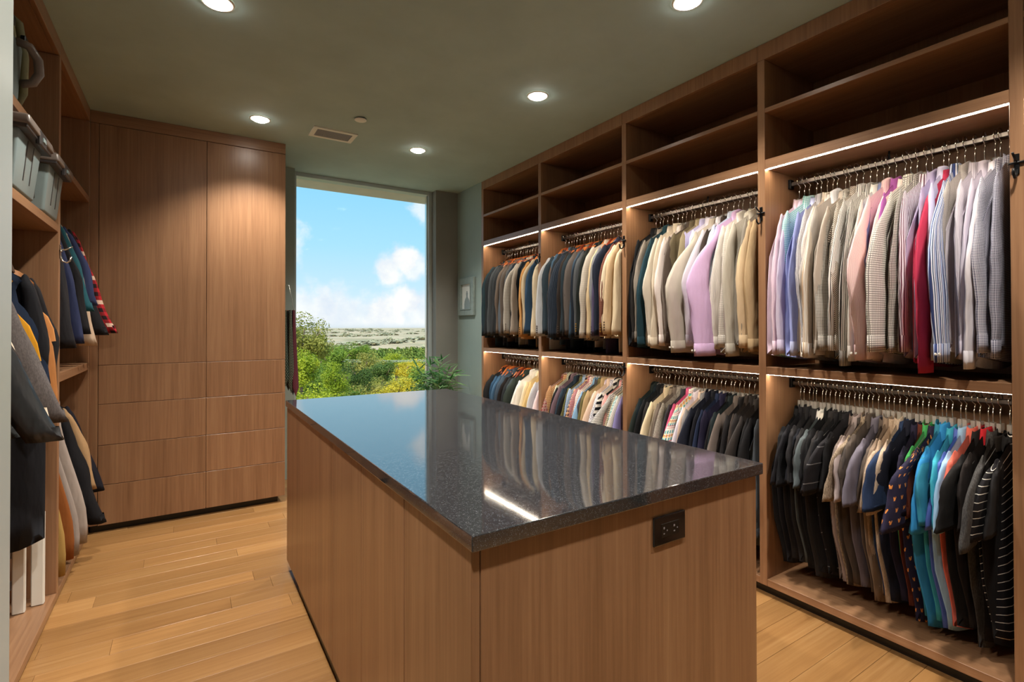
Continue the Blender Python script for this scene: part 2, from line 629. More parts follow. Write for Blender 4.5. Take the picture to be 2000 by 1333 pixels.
# ------------------------------------------------------------------ wardrobe wall (right) in bays
def coat_hook(parent, x, y, z, dx, mat, dy=0.0):
    """double hook screwed to a panel edge, prongs along dx"""
    h = box('coat_hook', min(x, x + dx * .006), max(x, x + dx * .006), y - .007, y + .007, z - .035, z + .035, mat, parent, bev=.001)
    pts = [(x + dx * .004, y, z - .02), (x + dx * .012, y, z - .045), (x + dx * .028, y, z - .052), (x + dx * .04, y, z - .042), (x + dx * .043, y, z - .022)]
    tube('prong', pts, .0042, mat, h)
    tube('prong', [(x + dx * .004, y, z + .01), (x + dx * .022, y, z + .012), (x + dx * .05, y, z + .03)], .0038, mat, h)
    tube('cross_bar', [(x + dx * .006, y - .02, z + .004), (x + dx * .006, y + .02, z + .004)], .0045, mat, h)
    return h


XB = 2.90
DIV = [.522, 1.455, 2.405, 3.355, 4.306]      # near faces of the uprights
DT = .038
BAYS = []
bay_label = ['nearest', 'second-nearest', 'third', 'farthest']
for k in range(-1, 4):
    if k < 0:
        ya, yb = -.44, DIV[0]
        lab = 'open wardrobe bay at the right edge of the photo, beside the camera'
    else:
        ya, yb = DIV[k] + DT, DIV[k + 1]
        lab = ['nearest wardrobe bay, with pale shirts above and polo shirts below',
               'second wardrobe bay from the right, with plain shirts above a pink one',
               'third wardrobe bay from the right, with suits above and checked shirts below',
               'farthest wardrobe bay, beside the framed picture and window'][k]
    t = thing('wardrobe_bay', lab, 'wardrobe', (XR + .23, (ya + yb) / 2, 0), group='open wardrobe bays along the right wall')
    BAYS.append((ya, yb, t))
    if k < 0:
        box('upright_panel', XR, XB, ya - DT, ya, ZB, CEIL - .081, M['wood_z'], t)
    box('upright_panel', XR, XB, yb, yb + DT, ZB, CEIL - .081, M['wood_z'], t)
    box('back_panel', XB, XB + .015, ya - DT * (k < 0), yb + DT, ZB, CEIL - .001, M['wood_z'], t, bev=0)
    box('top_fascia', XR, XR + .02, ya - DT * (k < 0), yb + DT - .001, 2.678, CEIL - .001, M['wood_z'], t)
    box('top_panel', XR + .02, XB, ya - DT * (k < 0), yb + DT, 2.678, 2.70, M['wood_y'], t, bev=0)
    box('shelf', XR + .001, XB, ya, yb, 2.409, 2.431, M['wood_y'], t)
    for (z0, z1) in ((2.128, 2.1735), (1.103, 1.1415)):
        s = box('shelf', XR + .001, XB, ya, yb, z0, z1, M['wood_y'], t)
        box('led_strip', XR + .012, XR + .024, ya + .002, yb - .002, z0 - .0015, z0 + .0005, M['led'], s, bev=0)
    box('bottom_panel', XR + .001, XB, ya, yb, ZB, .0896, M['wood_y'], t)
    box('toe_kick', XR + .045, XB, ya - DT * (k < 0), yb + DT, 0, ZB, M['black'], t, bev=0)
    for rz in (2.08, 1.05):
        r = box('hanging_rod', 2.648, 2.662, ya, yb, rz - .0105, rz + .0105, M['rod'], t, bev=.003)
        box('rod_bracket', 2.638, 2.672, yb - .014, yb, rz - .024, rz + .024, M['blackmetal'], r, bev=.002)
        box('rod_bracket', 2.638, 2.672, ya, ya + .014, rz - .024, rz + .024, M['blackmetal'], r, bev=.002)
        tube('rod_hanger', [(2.655, (ya + yb) / 2, rz + .012), (2.655, (ya + yb) / 2, rz + (.048 if rz > 2 else .053))], .004, M['blackmetal'], r)
for i, y in enumerate((.541, 1.474, 2.424, 3.374)):
    coat_hook(BAYS[i][2], XR, y, 1.905, -1, M['blackmetal'])
coat_hook(BAYS[2][2], XR, 2.424, 1.07, -1, M['blackmetal'])


# ------------------------------------------------------------------ left wardrobe in bays
XL, XLB = -.523, -1.105
LB = []
for k, (ya, yb, lab) in enumerate(((1.45, 2.36, 'left-hand wardrobe bay hidden behind the pale doorway wall'),
                                   (2.40, 3.292, 'left wardrobe bay with storage bins above jackets and vests'),
                                   (3.332, 4.23, 'left wardrobe bay with coats, next to the tall drawer cabinet'))):
    t = thing('wardrobe_bay', lab, 'wardrobe', (XL - .29, (ya + yb) / 2, 0), group='open wardrobe bays on the left')
    LB.append((ya, yb, t))
    if k == 0:
        box('upright_panel', XLB, XL, ya - .04, ya, .05, CEIL - .081, M['wood_z'], t)
    box('upright_panel', XLB, XL, yb, yb + (.04 if k < 2 else .018), .05, CEIL - .081, M['wood_z'], t)
    box('back_panel', XLB - .012, XLB, ya - .04, yb + .02, .05, CEIL - .001, M['wood_z'], t, bev=0)
    box('top_fascia', XL - .02, XL, ya - .04 * (k == 0), yb + (.039 if k < 2 else .018), 2.678, CEIL - .001, M['wood_y'], t)
    box('top_panel', XLB, XL - .02, ya - .04 * (k == 0), yb + (.04 if k < 2 else .018), 2.678, 2.70, M['wood_y'], t, bev=0)
    box('shelf', XLB, XL - .001, ya, yb, 2.146, 2.184, M['wood_y'], t)
    box('bottom_panel', XLB, XL, ya - .04 * (k == 0), yb + (.04 if k < 2 else .018), .012, .05, M['wood_y'], t, bev=.002)
    if k == 1:
        box('shelf', XLB, XL - .001, ya, yb, 1.808, 1.848, M['wood_y'], t)
    if k == 2:
        box('shelf', XLB, XL - .001, ya, yb, 1.071, 1.117, M['wood_y'], t)
    for rz in {0: (2.09,), 1: (1.73,), 2: (2.095, 1.02)}[k]:
        r = box('hanging_rod', -.807, -.793, ya, yb, rz - .013, rz + .013, M['rod'], t, bev=.003)
        box('rod_bracket', -.817, -.783, yb - .014, yb, rz - .024, rz + .024, M['blackmetal'], r, bev=.002)
        box('rod_bracket', -.817, -.783, ya, ya + .014, rz - .024, rz + .024, M['blackmetal'], r, bev=.002)
coat_hook(LB[1][2], XL, 3.312, 1.715, 1, M['steel'])


# ------------------------------------------------------------------ fabrics
_fab = {}


def fabric(base, pat='p', rough=.85):
    key = (base, pat, rough)
    if key in _fab:
        return _fab[key]
    m, nt, b = new_mat('fabric_%d' % len(_fab))
    _fab[key] = m
    c = lin(base)
    uv = nt.new('ShaderNodeUVMap').outputs[0]
    co = nt.new('ShaderNodeTexCoord').outputs['Object']
    rnd = nt.new('ShaderNodeObjectInfo').outputs['Random']
    ofs = nt.new('ShaderNodeCombineXYZ')
    nt.put(ofs.inputs[0], nt.m('MULTIPLY', rnd, 50.0))
    nt.put(ofs.inputs[2], nt.m('MULTIPLY', rnd, 31.0))
    cof = nt.vm('ADD', co, ofs.outputs[0])
    sp = nt.new('ShaderNodeSeparateXYZ')
    nt.put(sp.inputs[0], uv)
    u, v = sp.outputs[0], sp.outputs[1]
    a = pat.split(',')
    code = a[0]

    def fr(x, per, off=0.0):
        return nt.m('FRACT', nt.m('ADD', nt.m('DIVIDE', x, per * .001), 1000.0 + off))

    def lt(x, w):
        return nt.m('LESS_THAN', x, w)
    col = c
    if code == 's':
        col = nt.mix(lt(fr(u, float(a[2])), float(a[3])), c, lin(a[1]))
    elif code == 'h':
        col = nt.mix(lt(fr(v, float(a[2])), float(a[3])), c, lin(a[1]))
    elif code == 'd2':
        col = nt.mix(lt(fr(nt.m('ADD', u, v), float(a[2])), float(a[3])), c, lin(a[1]))
    elif code == 'g':
        f = nt.m('MULTIPLY', nt.m('ADD', lt(fr(u, float(a[2])), .5), lt(fr(v, float(a[2])), .5)), .5)
        col = nt.mix(f, c, lin(a[1]))
    elif code == 'c':
        col = nt.mix(nt.m('MAXIMUM', lt(fr(u, float(a[2])), float(a[3])), lt(fr(v, float(a[2])), float(a[3]))), c, lin(a[1]))
    elif code == 'k':
        p = float(a[3])
        f = nt.m('MULTIPLY', nt.m('ADD', lt(fr(u, p), .45), lt(fr(v, p), .45)), .5)
        col = nt.mix(f, c, lin(a[1]))
        col = nt.mix(nt.m('MAXIMUM', lt(fr(u, p, .3), .12), lt(fr(v, p, .3), .12)), col, lin(a[2]))
    elif code == 'mad':       # madras: teal and yellow blocks with red and navy lines on white
        f1 = nt.m('MULTIPLY', lt(fr(u, 28), .62), lt(fr(v, 46), .42))
        f2 = nt.m('MULTIPLY', lt(fr(u, 28), .62), lt(fr(v, 92, .25), .2))
        col = nt.mix(f1, c, lin('3fa3a0'))
        col = nt.mix(f2, col, lin('e0b23c'))
        col = nt.mix(nt.m('MAXIMUM', lt(fr(v, 46, .3), .07), lt(fr(v, 92, .52), .05)), col, lin('c2455f'))
        col = nt.mix(lt(fr(u, 14), .1), col, lin('f1efe6'))
    elif code == 'd':
        p = float(a[2]) * .001
        cu = nt.m('SUBTRACT', nt.m('FRACT', nt.m('ADD', nt.m('DIVIDE', u, p), nt.m('MULTIPLY', nt.m('FLOOR', nt.m('ADD', nt.m('DIVIDE', v, p), 500)), .5))), .5)
        cv = nt.m('SUBTRACT', nt.m('FRACT', nt.m('ADD', nt.m('DIVIDE', v, p), 500)), .5)
        r2 = nt.m('ADD', nt.m('MULTIPLY', cu, cu), nt.m('MULTIPLY', cv, cv))
        col = nt.mix(lt(r2, float(a[3])), c, lin(a[1]))
    elif code == 'mo':        # little orange motifs: a block with two points on top
        p = .046
        cu = nt.m('SUBTRACT', nt.m('FRACT', nt.m('ADD', nt.m('DIVIDE', u, p), nt.m('MULTIPLY', nt.m('FLOOR', nt.m('ADD', nt.m('DIVIDE', v, p), 500)), .5))), .5)
        cv = nt.m('SUBTRACT', nt.m('FRACT', nt.m('ADD', nt.m('DIVIDE', v, p), 500)), .5)
        au = nt.m('ABSOLUTE', cu)
        blk = nt.m('MULTIPLY', lt(au, nt.m('ADD', .12, nt.m('MULTIPLY', cv, .25))), lt(nt.m('ABSOLUTE', nt.m('SUBTRACT', cv, 0)), .13))
        ears = nt.m('MULTIPLY', lt(nt.m('ABSOLUTE', nt.m('SUBTRACT', au, .11)), .05), lt(nt.m('ABSOLUTE', nt.m('SUBTRACT', cv, .15)), .07))
        col = nt.mix(nt.m('MAXIMUM', blk, ears), c, lin('d98b45'))
    elif code == 'z':         # bold multi-stripe
        col = nt.mix(lt(fr(u, 46), .26), c, lin('33406e'))
        col = nt.mix(lt(fr(u, 46, .62), .09), col, lin('23252f'))
        col = nt.mix(lt(fr(u, 46, .48), .1), col, lin('efeef2'))
        col = nt.mix(lt(fr(u, 46, .8), .1), col, lin('efeef2'))
        col = nt.mix(lt(fr(u, 46, .32), .07), col, lin('5f2b48'))
    elif code == 't':
        col = nt.mix(nt.smooth(nt.noise(nt.vm('MULTIPLY', co, (1, 1, .35)), 260, 2, .6), .35, .65), c, lin(a[1]))
    elif code == 'bk':        # buffalo check, red and black with pale blocks
        f = nt.m('MULTIPLY', nt.m('ADD', lt(fr(u, 52), .5), lt(fr(v, 52), .5)), .5)
        col = nt.mix(f, lin('b3242c'), lin('201416'))
        col = nt.mix(nt.m('MULTIPLY', lt(fr(v, 156), .17), lt(fr(u, 104), .5)), col, lin('d8b8a4'))
    # slow variation of tone, as worn cloth has
    tone = nt.new('ShaderNodeHueSaturation')
    nt.put(tone.inputs['Value'], nt.m('ADD', .88, nt.m('MULTIPLY', nt.noise(cof, 7, 2, .6), .24)))
    nt.put(tone.inputs['Color'], col if isinstance(col, bpy.types.NodeSocket) else (*col, 1))
    nt.put(b.inputs['Base Color'], tone.outputs[0])
    b.inputs['Roughness'].default_value = rough
    b.inputs['Specular IOR Level'].default_value = .25 if rough > .6 else .5
    if rough > .6:
        pass
    bp = nt.new('ShaderNodeBump')
    bp.inputs['Strength'].default_value = .55
    bp.inputs['Distance'].default_value = .012
    nt.put(bp.inputs['Height'], nt.noise(nt.vm('MULTIPLY', cof, (1.0, 1.3, .33)), 24, 2, .55))
    nt.put(b.inputs['Normal'], bp.outputs[0])
    return m


def S(a, b, x):
    t = np.clip((np.asarray(x, float) - a) / (b - a), 0, 1)
    return t * t * (3 - 2 * t)


BUTTON = plain('button_white', 'e9e6dd', .3)
BUTTON_D = plain('button_horn', '3a2a20', .3)
BUTTON_G = plain('button_brass', 'c79a3a', .3, metal=.8)


def disc(name, pos, nrm, r, mat, parent):
    n = Vector(nrm).normalized()
    a = n.orthogonal().normalized()
    b = n.cross(a)
    p = Vector(pos)
    v = [tuple(p + (a * math.cos(k * PI / 4) + b * math.sin(k * PI / 4)) * r - n * .001) for k in range(8)]
    v += [tuple(p + (a * math.cos(k * PI / 4) + b * math.sin(k * PI / 4)) * r * .85 + n * .0018) for k in range(8)]
    f = [(k, (k + 1) % 8, 8 + (k + 1) % 8, 8 + k) for k in range(8)] + [tuple(range(8, 16))]
    return poly(name, v, f, mat, parent, world=False)


KIND = {  # half width at shoulder, at hem, neck half width, neck height, slope, length, sleeve end
    'dress_shirt': dict(w0=.2, w1=.215, xn=.05, zn=.122, sl=.58, L=.885, se=.862, cuff=.062),
    'casual_shirt': dict(w0=.2, w1=.215, xn=.05, zn=.125, sl=.58, L=.87, se=.80, cuff=.055),
    'polo_shirt': dict(w0=.2, w1=.2, xn=.05, zn=.125, sl=.6, L=.9, se=.47, cuff=0),
    'suit_jacket': dict(w0=.205, w1=.215, xn=.062, zn=.125, sl=.52, L=.825, se=.81, cuff=0),
    'coat': dict(w0=.2, w1=.23, xn=.05, zn=.11, sl=.52, L=.9, se=.82, cuff=0),
    'vest': dict(w0=.165, w1=.22, xn=.05, zn=.11, sl=.5, L=.78, se=0, cuff=0),
}


def garment(kind, label, cat, loc, rotz, mat, group, seed, T=.016, sg=-1, wide=0.0, buttons=None, L=None, se=None,
            collar_mat=None, cuff_mat=None, dz=0.0, fwd=0.0, sleeve_mat=None, a_scale=1.0, hem_band=None, swing=0.0, curl=.045, th=None, col_s=1.0, lining=None):
    g = np.random.default_rng(seed)
    K = KIND[kind]
    L = L or K['L']
    se = se if se is not None else K['se']
    root = thing(kind, label, cat, loc, rotz, group)
    collar_mat = collar_mat or mat
    cuff_mat = cuff_mat or mat
    sleeve_mat = sleeve_mat or mat
    w0, w1, xn, zn, sl = K['w0'], K['w1'], K['xn'], K['zn'] - dz, K['sl']

    def top(x):
        ax = np.abs(x)
        return -zn - sl * np.maximum(ax - xn, 0) - 1.2 * np.maximum(ax - (w0 - .035), 0) ** 1.0 * .6

    # ---- body
    n = 26
    ph = np.linspace(0, 2 * PI, n, endpoint=False)
    cx = np.sign(np.cos(ph)) * np.abs(np.cos(ph)) ** .62
    sy = np.sin(ph)
    R = []
    k1, k2, p1, p2 = g.uniform(24, 34), g.uniform(50, 70), g.uniform(0, 6), g.uniform(0, 6)
    for v in (0, .025, .07, .14, .24, .36, .5, .64, .78, .9, 1.0):
        W = w0 + (w1 - w0) * S(.05, .6, v) - (.03 * math.sin(PI * min(1, v / .3)) if kind == 'vest' else 0) - .035 * S(.6, 1, v) * (kind == 'polo_shirt')
        if kind == 'vest' and v < .35:
            W = w0 - .025 * math.sin(PI * v / .35) + (w1 - w0) * S(.22, .36, v)
        x = W * cx
        th = T * S(-.02, .09, v) * (1 + .25 * v)
        z = top(np.clip(x, -w0, w0)) * (1 - v) + (-L + .025 * cx ** 2 * (kind != 'suit_jacket')) * v
        y = th * sy * (.55 + .45 * np.sqrt(np.maximum(0, 1 - cx ** 4)))
        y = y + v * T * (.45 * np.sin(k1 * x + p1) + .25 * np.sin(k2 * x + p2))
        x = x - .03 * S(.25, 1, v) * (cx > .2) * (kind in ('polo_shirt',))
        y = y + sg * curl * (np.maximum(x - .04, 0) / .17) ** 1.4 * S(0, .25, v)
        R.append(np.stack([x + fwd * .3 + swing * .7 * v * v, y, z], 1))
    last = R[-1].copy()
    ctr = last.mean(0)
    R.append(last * np.array([.94, .5, 1]) + np.array([ctr[0] * .06, ctr[1] * .5, .03]))
    body = link('body', rings_mesh('body', R), mat, root, world=False)
    if lining:
        LR = [r * np.array([1.06, .55, 1]) + np.array([.008, -sg * .012, 0]) for r in R[1:8]]
        link('lining', rings_mesh('lining', LR), lining, root, world=False)

    # ---- sleeves
    if se:
        zs = zn + sl * (w0 - .05 - xn)
        for side in (1, -1):
            far = side < 0
            ns, nr = (10, 8) if far else (16, 17)
            p = np.linspace(0, 2 * PI, ns, endpoint=False)
            cp = np.sign(np.cos(p)) * np.abs(np.cos(p)) ** .85
            sp = np.sign(np.sin(p)) * np.abs(np.sin(p)) ** (1.25 if kind in ('dress_shirt', 'casual_shirt') else .9)
            th1 = 0.0 if far else sg * math.radians(th if th is not None else g.uniform(14, 52) if not wide else 44 + 30 * wide)
            el = 0 if far else g.uniform(-.008, .022) + .02 * wide * (kind != 'polo_shirt')
            q = g.uniform(0, 6, 4)
            swy = g.uniform(-.014, .014)
            sz_end = se - K['cuff']
            vs = np.concatenate([[0, .02, .055, .1], np.linspace(.16, 1, nr - 4)])
            RS = []
            for v in vs:
                z = -zs - (sz_end - zs) * v
                if kind == 'polo_shirt':
                    aa = .028 + (.042 + .042 * wide) * v ** .85
                    bb = T * (.7 + .5 * v) * (1 + .3 * wide)
                    c0 = w0 - .028 + .026 * S(0, .4, v) + .012 * v
                elif kind == 'suit_jacket':
                    aa = .040 + .012 * S(.02, .3, v) - .006 * S(.5, 1, v)
                    bb = T * .95
                    c0 = w0 - .028 + .026 * S(0, .25, v) + .018 * S(.5, 1, v)
                else:
                    aa = .024 + .024 * S(0, .55, v) - .004 * S(.7, 1, v) + .042 * wide ** 1.3 * S(.02, .7, v) * (1 - .22 * S(.78, 1, v))
                    bb = T * (.75 + .35 * S(.2, .6, v)) * (1 - .25 * S(.8, 1, v))
                    c0 = w0 - .026 + .018 * S(0, .25, v) + .008 * S(.1, .5, v)
                aa *= a_scale
                cap = .3 + .7 * S(0, .06, v) ** .7
                aa, bb = aa * cap, bb * (.25 + .75 * S(0, .07, v))
                ang = th1 * S(.05, .5, v)
                if far:
                    aa, c0 = min(aa, .04), c0 - .02 * S(0, .2, v) - fwd * S(0, .3, v) - (.022 * wide + .11 * max(0, wide - .6)) * S(.05, .35, v)
                c0 += fwd * S(0, .3, v) + (swing * v * v if side > 0 else 0) + (.022 * wide + .11 * max(0, wide - .6)) * S(.05, .35, v) + el * math.exp(-((v - .52) / .16) ** 2) + .006 * math.sin(5 * v + q[0])
                rr = 1 + .06 * np.sin(3 * p + 6 * v + q[1]) * S(.1, .3, v) + .075 * np.sin(6 * p - 9 * v + q[2]) * S(.15, .4, v)
                ex, ey = aa * cp * rr, bb * sp * rr
                xx = ex * math.cos(ang) - ey * math.sin(ang)
                yy = ex * math.sin(ang) + ey * math.cos(ang)
                # the cap follows the shoulder slope
                zz = z - (xx) * .9 * (1 - S(0, .12, v)) * 1.0
                RS.append(np.stack([side * (c0 + xx), yy + swy * v * 2 + (g.uniform(-.0015, .0015)), zz], 1))
            if not K['cuff'] and kind != 'polo_shirt':
                pass
            RS.insert(0, np.repeat(RS[0].mean(0)[None, :] + np.array([[0, 0, .004]]), ns, 0))
            end = RS[-1].copy()
            cen = end.mean(0)
            if K['cuff']:
                mesh = rings_mesh('sleeve', RS)
                slv = link('sleeve', mesh, sleeve_mat, root, world=False)
                out = (end - cen) * np.array([1.04, 1.1, 1]) + cen
                ch = K['cuff']
                dn = np.array([0, 0, -1.0])
                tap = np.array([.97, 1.0, 1])
                CR = [(end - cen) * np.array([.98, .98, 1]) + cen + np.array([0, 0, .006]), out + np.array([0, 0, .004]), out + dn * ch * .5,
                      (out - cen) * tap + cen + dn * ch, (out - cen) * .9 + cen + dn * (ch - .001), (out - cen) * .7 + cen + dn * (ch - .04)]
                cf = link('cuff', rings_mesh('cuff', CR), cuff_mat, slv, world=False)
                ref, zmid = out, -ch * .5
            else:
                RS.append((end - cen) * .9 + cen + np.array([0, 0, .001]))
                RS.append((end - cen) * .7 + cen + np.array([0, 0, .05]))
                slv = link('sleeve', rings_mesh('sleeve', RS), sleeve_mat, root, world=False)
                cf, ref, zmid = slv, end, .03
                if kind == 'polo_shirt' and not far and hem_band:
                    o2 = (end - cen) * 1.03 + cen
                    link('hem_band', rings_mesh('hem_band', [o2 + np.array([0, 0, .03]), (end - cen) * 1.05 + cen + np.array([0, 0, .028]), o2 + np.array([0, 0, -.002]), (end - cen) * .9 + cen]),
                         hem_band, slv, world=False)
            if buttons and not far:
                vd = np.array([.75, -.66 * sg])
                kk = int(np.argmax((ref[:, :2] - cen[:2]) @ vd))
                nrm = ref[kk] - cen
                nrm = np.array([nrm[0] / max(aa, .01) ** 2 * .001, nrm[1] / max(bb, .005) ** 2 * .001, 0])
                nrm /= np.linalg.norm(nrm) + 1e-9
                tang = np.array([-nrm[1], nrm[0], 0])
                if kind == 'suit_jacket':
                    for i in range(4):
                        pp = ref[kk] + np.array([0, 0, .03 + i * .017]) + nrm * .003
                        disc('button', pp, nrm, .0055, buttons, slv)
                else:
                    for i in (-1, 1):
                        pp = ref[kk] + tang * .009 * i + np.array([0, 0, zmid]) + nrm * .0035
                        disc('button', pp, nrm, .0052, buttons, cf)

    # ---- collar
    if kind != 'vest' or collar_mat is not mat:
        n2 = 18
        p = np.linspace(0, 2 * PI, n2, endpoint=False)
        hgt = {'suit_jacket': .03, 'polo_shirt': .036}.get(kind, .042)
        rx, ry = xn * .98 * col_s, max(T * 1.15, .017) * col_s
        pts = []
        for (s, dzz) in ((1.28, -.022), (1.16, .004), (1.0, hgt * .8), (.93, hgt), (.86, hgt * .8), (.8, -.005)):
            zz = -zn + dzz - .012 * np.cos(p * 1) ** 2 * (1 if s < 1.1 else 1.6) + .004 * np.sin(2 * p + g.uniform(0, 6))
            pts.append(np.stack([rx * s * np.cos(p) + fwd * .2, ry * s * np.sin(p), zz], 1))
        link('collar', rings_mesh('collar', pts), collar_mat, root, world=False)
    return root


# ------------------------------------------------------------------ hangers
def _hook(up=-.075):
    pts = []
    for i in range(11):
        a = math.radians(-35 + 250 * i / 10)
        pts.append((-.023 * math.cos(a + PI) * -1, 0, .006 + .023 * math.sin(a)))
    pts = [(x, 0, z) for (x, _, z) in pts]
    x, _, z = pts[-1]
    pts += [(-.010, 0, -.022), (.0, 0, -.036), (.002, 0, -.05), (0, 0, up)]
    return pts


def _mesh_of(v, f, name, smooth=True):
    me = bpy.data.meshes.new(name)
    me.from_pydata(v, [], f)
    if smooth:
        me.polygons.foreach_set('use_smooth', [True] * len(me.polygons))
    return me


def _arms(zc, w, drop, r):
    return [(-w, 0, zc - drop), (-w * .55, 0, zc - drop * .5), (-.03, 0, zc - .006), (0, 0, zc), (.03, 0, zc - .006), (w * .55, 0, zc - drop * .5), (w, 0, zc - drop)]


def box_data(x0, x1, y0, y1, z0, z1):
    v = [(x0, y0, z0), (x1, y0, z0), (x1, y1, z0), (x0, y1, z0), (x0, y0, z1), (x1, y0, z1), (x1, y1, z1), (x0, y1, z1)]
    return v, [(0, 3, 2, 1), (4, 5, 6, 7), (0, 1, 5, 4), (1, 2, 6, 5), (2, 3, 7, 6), (3, 0, 4, 7)]


HM = {
    'hook': _mesh_of(*tube_data(_hook(-.09), .0022, 5), 'hook'),
    'hook_low': _mesh_of(*tube_data(_hook(-.08), .0022, 5), 'hook'),
    'block': _mesh_of(*box_data(-.017, .017, -.006, .006, -.118, -.084), 'neck_block', False),
    'clip': _mesh_of(*box_data(-.017, .017, -.0065, .0065, -.118, -.084), 'neck_block', False),
    'arms': _mesh_of(*tube_data(_arms(-.150, .17, .085, 0), [.003, .004, .005, .005, .005, .004, .003], 6), 'shoulder_bar'),
    'wood': _mesh_of(*tube_data(_arms(-.102, .17, .125, 0), [.005, .009, .015, .021, .015, .009, .005], 8), 'shoulder_bar'),
    'bar': _mesh_of(*tube_data([(-.18, 0, -.18), (.18, 0, -.18)], .003, 5), 'cross_bar'),
}


def hanger(style, loc, rotz, label, group, j=0):
    r = thing('hanger', label, 'hanger', loc, rotz, group)
    if style == 'wood':
        link('hook', HM['hook_low'], M['steel'], r, world=False)
        link('shoulder_bar', HM['wood'], (M['whangar'], M['whangar2'])[j % 3 == 1], r, world=False)
    else:
        link('hook', HM['hook'], M['steel'], r, world=False)
        link('neck_block', HM['clip' if style == 'clip' else 'block'], M['clear'], r, world=False)
        link('shoulder_bar', HM['arms'], M['clear'], r, world=False)
    return r


ORD = ['first', 'second', 'third', 'fourth', 'fifth', 'sixth', 'seventh', 'eighth', 'ninth', 'tenth', 'eleventh', 'twelfth', 'thirteenth', 'fourteenth',
       'fifteenth', 'sixteenth', 'seventeenth', 'eighteenth', 'nineteenth', 'twentieth'] + \
      ['twenty-' + w for w in ('first', 'second', 'third', 'fourth', 'fifth', 'sixth', 'seventh', 'eighth', 'ninth')] + ['thirtieth'] + \
      ['thirty-' + w for w in ('first', 'second', 'third', 'fourth', 'fifth', 'sixth', 'seventh', 'eighth', 'ninth')] + ['fortieth'] + \
      ['forty-' + w for w in ('first', 'second', 'third', 'fourth', 'fifth', 'sixth', 'seventh', 'eighth', 'ninth')]
NOUN = {'dress_shirt': 'dress shirt', 'casual_shirt': 'shirt', 'polo_shirt': 'polo shirt', 'suit_jacket': 'suit jacket', 'coat': 'jacket', 'vest': 'vest'}


def parse(txt):
    out = []
    for ln in txt.strip().splitlines():
        p = [s.strip() for s in ln.split('|')]
        out.append((p[0], p[1], p[2] if len(p) > 2 and p[2] else 'p', p[3] if len(p) > 3 else ''))
    return out


def rack(kind, txt, y_hi, y_lo, rz, rodname, hstyle, seed, wood_upto=None, extra=0):
    """one rod of the right-hand wardrobe, listed from left to right as seen; flags: w wide sleeve turned to the room, b buttons,
    l longer, u shorter, k:<kind>, o:<hex> other cuffs/collar"""
    items = parse(txt)
    n = len(items)
    rg = random.Random(seed)
    step = (y_hi - y_lo) / max(1, n - 1)
    T = min(.018, max(.0105, step * .43))
    for i, (desc, base, pat, fl) in enumerate(items):
        y = y_hi - i * step + rg.uniform(-.25, .25) * step
        flags = dict((f.split(':') + ['1'])[:2] for f in fl.split() if f)
        kd = {'suit': 'suit_jacket', 'shirt': 'dress_shirt', 'casual': 'casual_shirt', 'polo': 'polo_shirt'}.get(flags.get('k'), kind)
        if kd == 'suit_jacket' or kind == 'polo_shirt':
            lc = lin(base)
            if max(lc) < .3:          # wool and pique dyed dark
                base = tuple(c_ * .72 for c_ in lc)
        mat = fabric(base, pat)
        alt = fabric(flags['o']) if 'o' in flags else None
        wide = float(flags.get('w', 0)) if 'w' in flags else 0.0
        rot = PI + rg.uniform(-.11, .11)
        K = KIND[kd]
        dl = rg.uniform(-.035, .02) + (.05 if 'l' in flags else 0) - (.06 if 'u' in flags else 0)
        but = None
        if 'b' in flags:
            but = {'1': BUTTON, 'd': BUTTON_D, 'g': BUTTON_G}[flags['b']]
        lab = '%s %s, %s from the left on the %s' % (desc, NOUN[kd], ORD[i], rodname)
        dzz = rg.uniform(-.014, .006) - (.012 if kd == 'polo_shirt' else 0)
        garment(kd, lab, NOUN[kd].split()[-1] if kd != 'suit_jacket' else 'suit jacket', (2.655 + rg.uniform(-.008, .004), y, rz), rot, mat,
                'clothes on the ' + rodname, seed * 100 + i, T=T * (1.0 + rg.uniform(-.1, .15)), sg=-1, wide=wide, buttons=but,
                L=min(K['L'] + dl, .905 if rz > 2 else .935), se=K['se'] + dl * .8 if K['se'] else 0, collar_mat=alt, cuff_mat=alt,
                dz=dzz, fwd=rg.uniform(-.012, .02) + .022 * wide)
        st = 'wood' if (hstyle == 'wood' and (wood_upto is None or i < wood_upto)) else ('clip' if hstyle != 'block' else 'block')
        hl = ('wooden' if st == 'wood' else 'clear plastic') + ' hanger with steel hook, %s from the left on the %s' % (ORD[i], rodname)
        hanger(st, (2.655, y + (0.0), rz), rot, hl, ('wooden' if st == 'wood' else 'clear') + ' hangers on the ' + rodname, i)
        if kd == 'suit_jacket' and rz > 2 and rg.random() < .7:
            trousers(y - .004, rz, rot, fabric(base, pat), i, rodname, desc, rg, T)


def trousers(y, rz, rot, mat, i, rodname, desc, rg, T):
    n = 16
    p = np.linspace(0, 2 * PI, n, endpoint=False)
    cx = np.sign(np.cos(p)) * np.abs(np.cos(p)) ** .5
    R = []
    bot = -rg.uniform(.87, .932)
    xo = rg.uniform(-.02, .07)
    q = rg.uniform(0, 6)
    for v in (0, .03, .2, .5, .75, 1):
        z = -.178 * (1 - v) + bot * v
        w = .105 - .01 * v
        R.append(np.stack([xo * S(0, .3, v) + w * cx, T * .75 * np.sin(p) * S(-.05, .03, v) + .003 * np.sin(30 * cx * w + q), np.full(n, z)], 1))
    R.append(R[-1] * np.array([1, .3, 1]) + np.array([0, 0, .02]))
    r = thing('trousers', 'folded trousers below the %s jacket, %s from left on the %s' % (desc.split()[-1], ORD[i], rodname), 'trousers', (2.66, y, rz), rot, 'suit trousers on the ' + rodname)
    link('fold', rings_mesh('fold', R), mat, r, world=False)


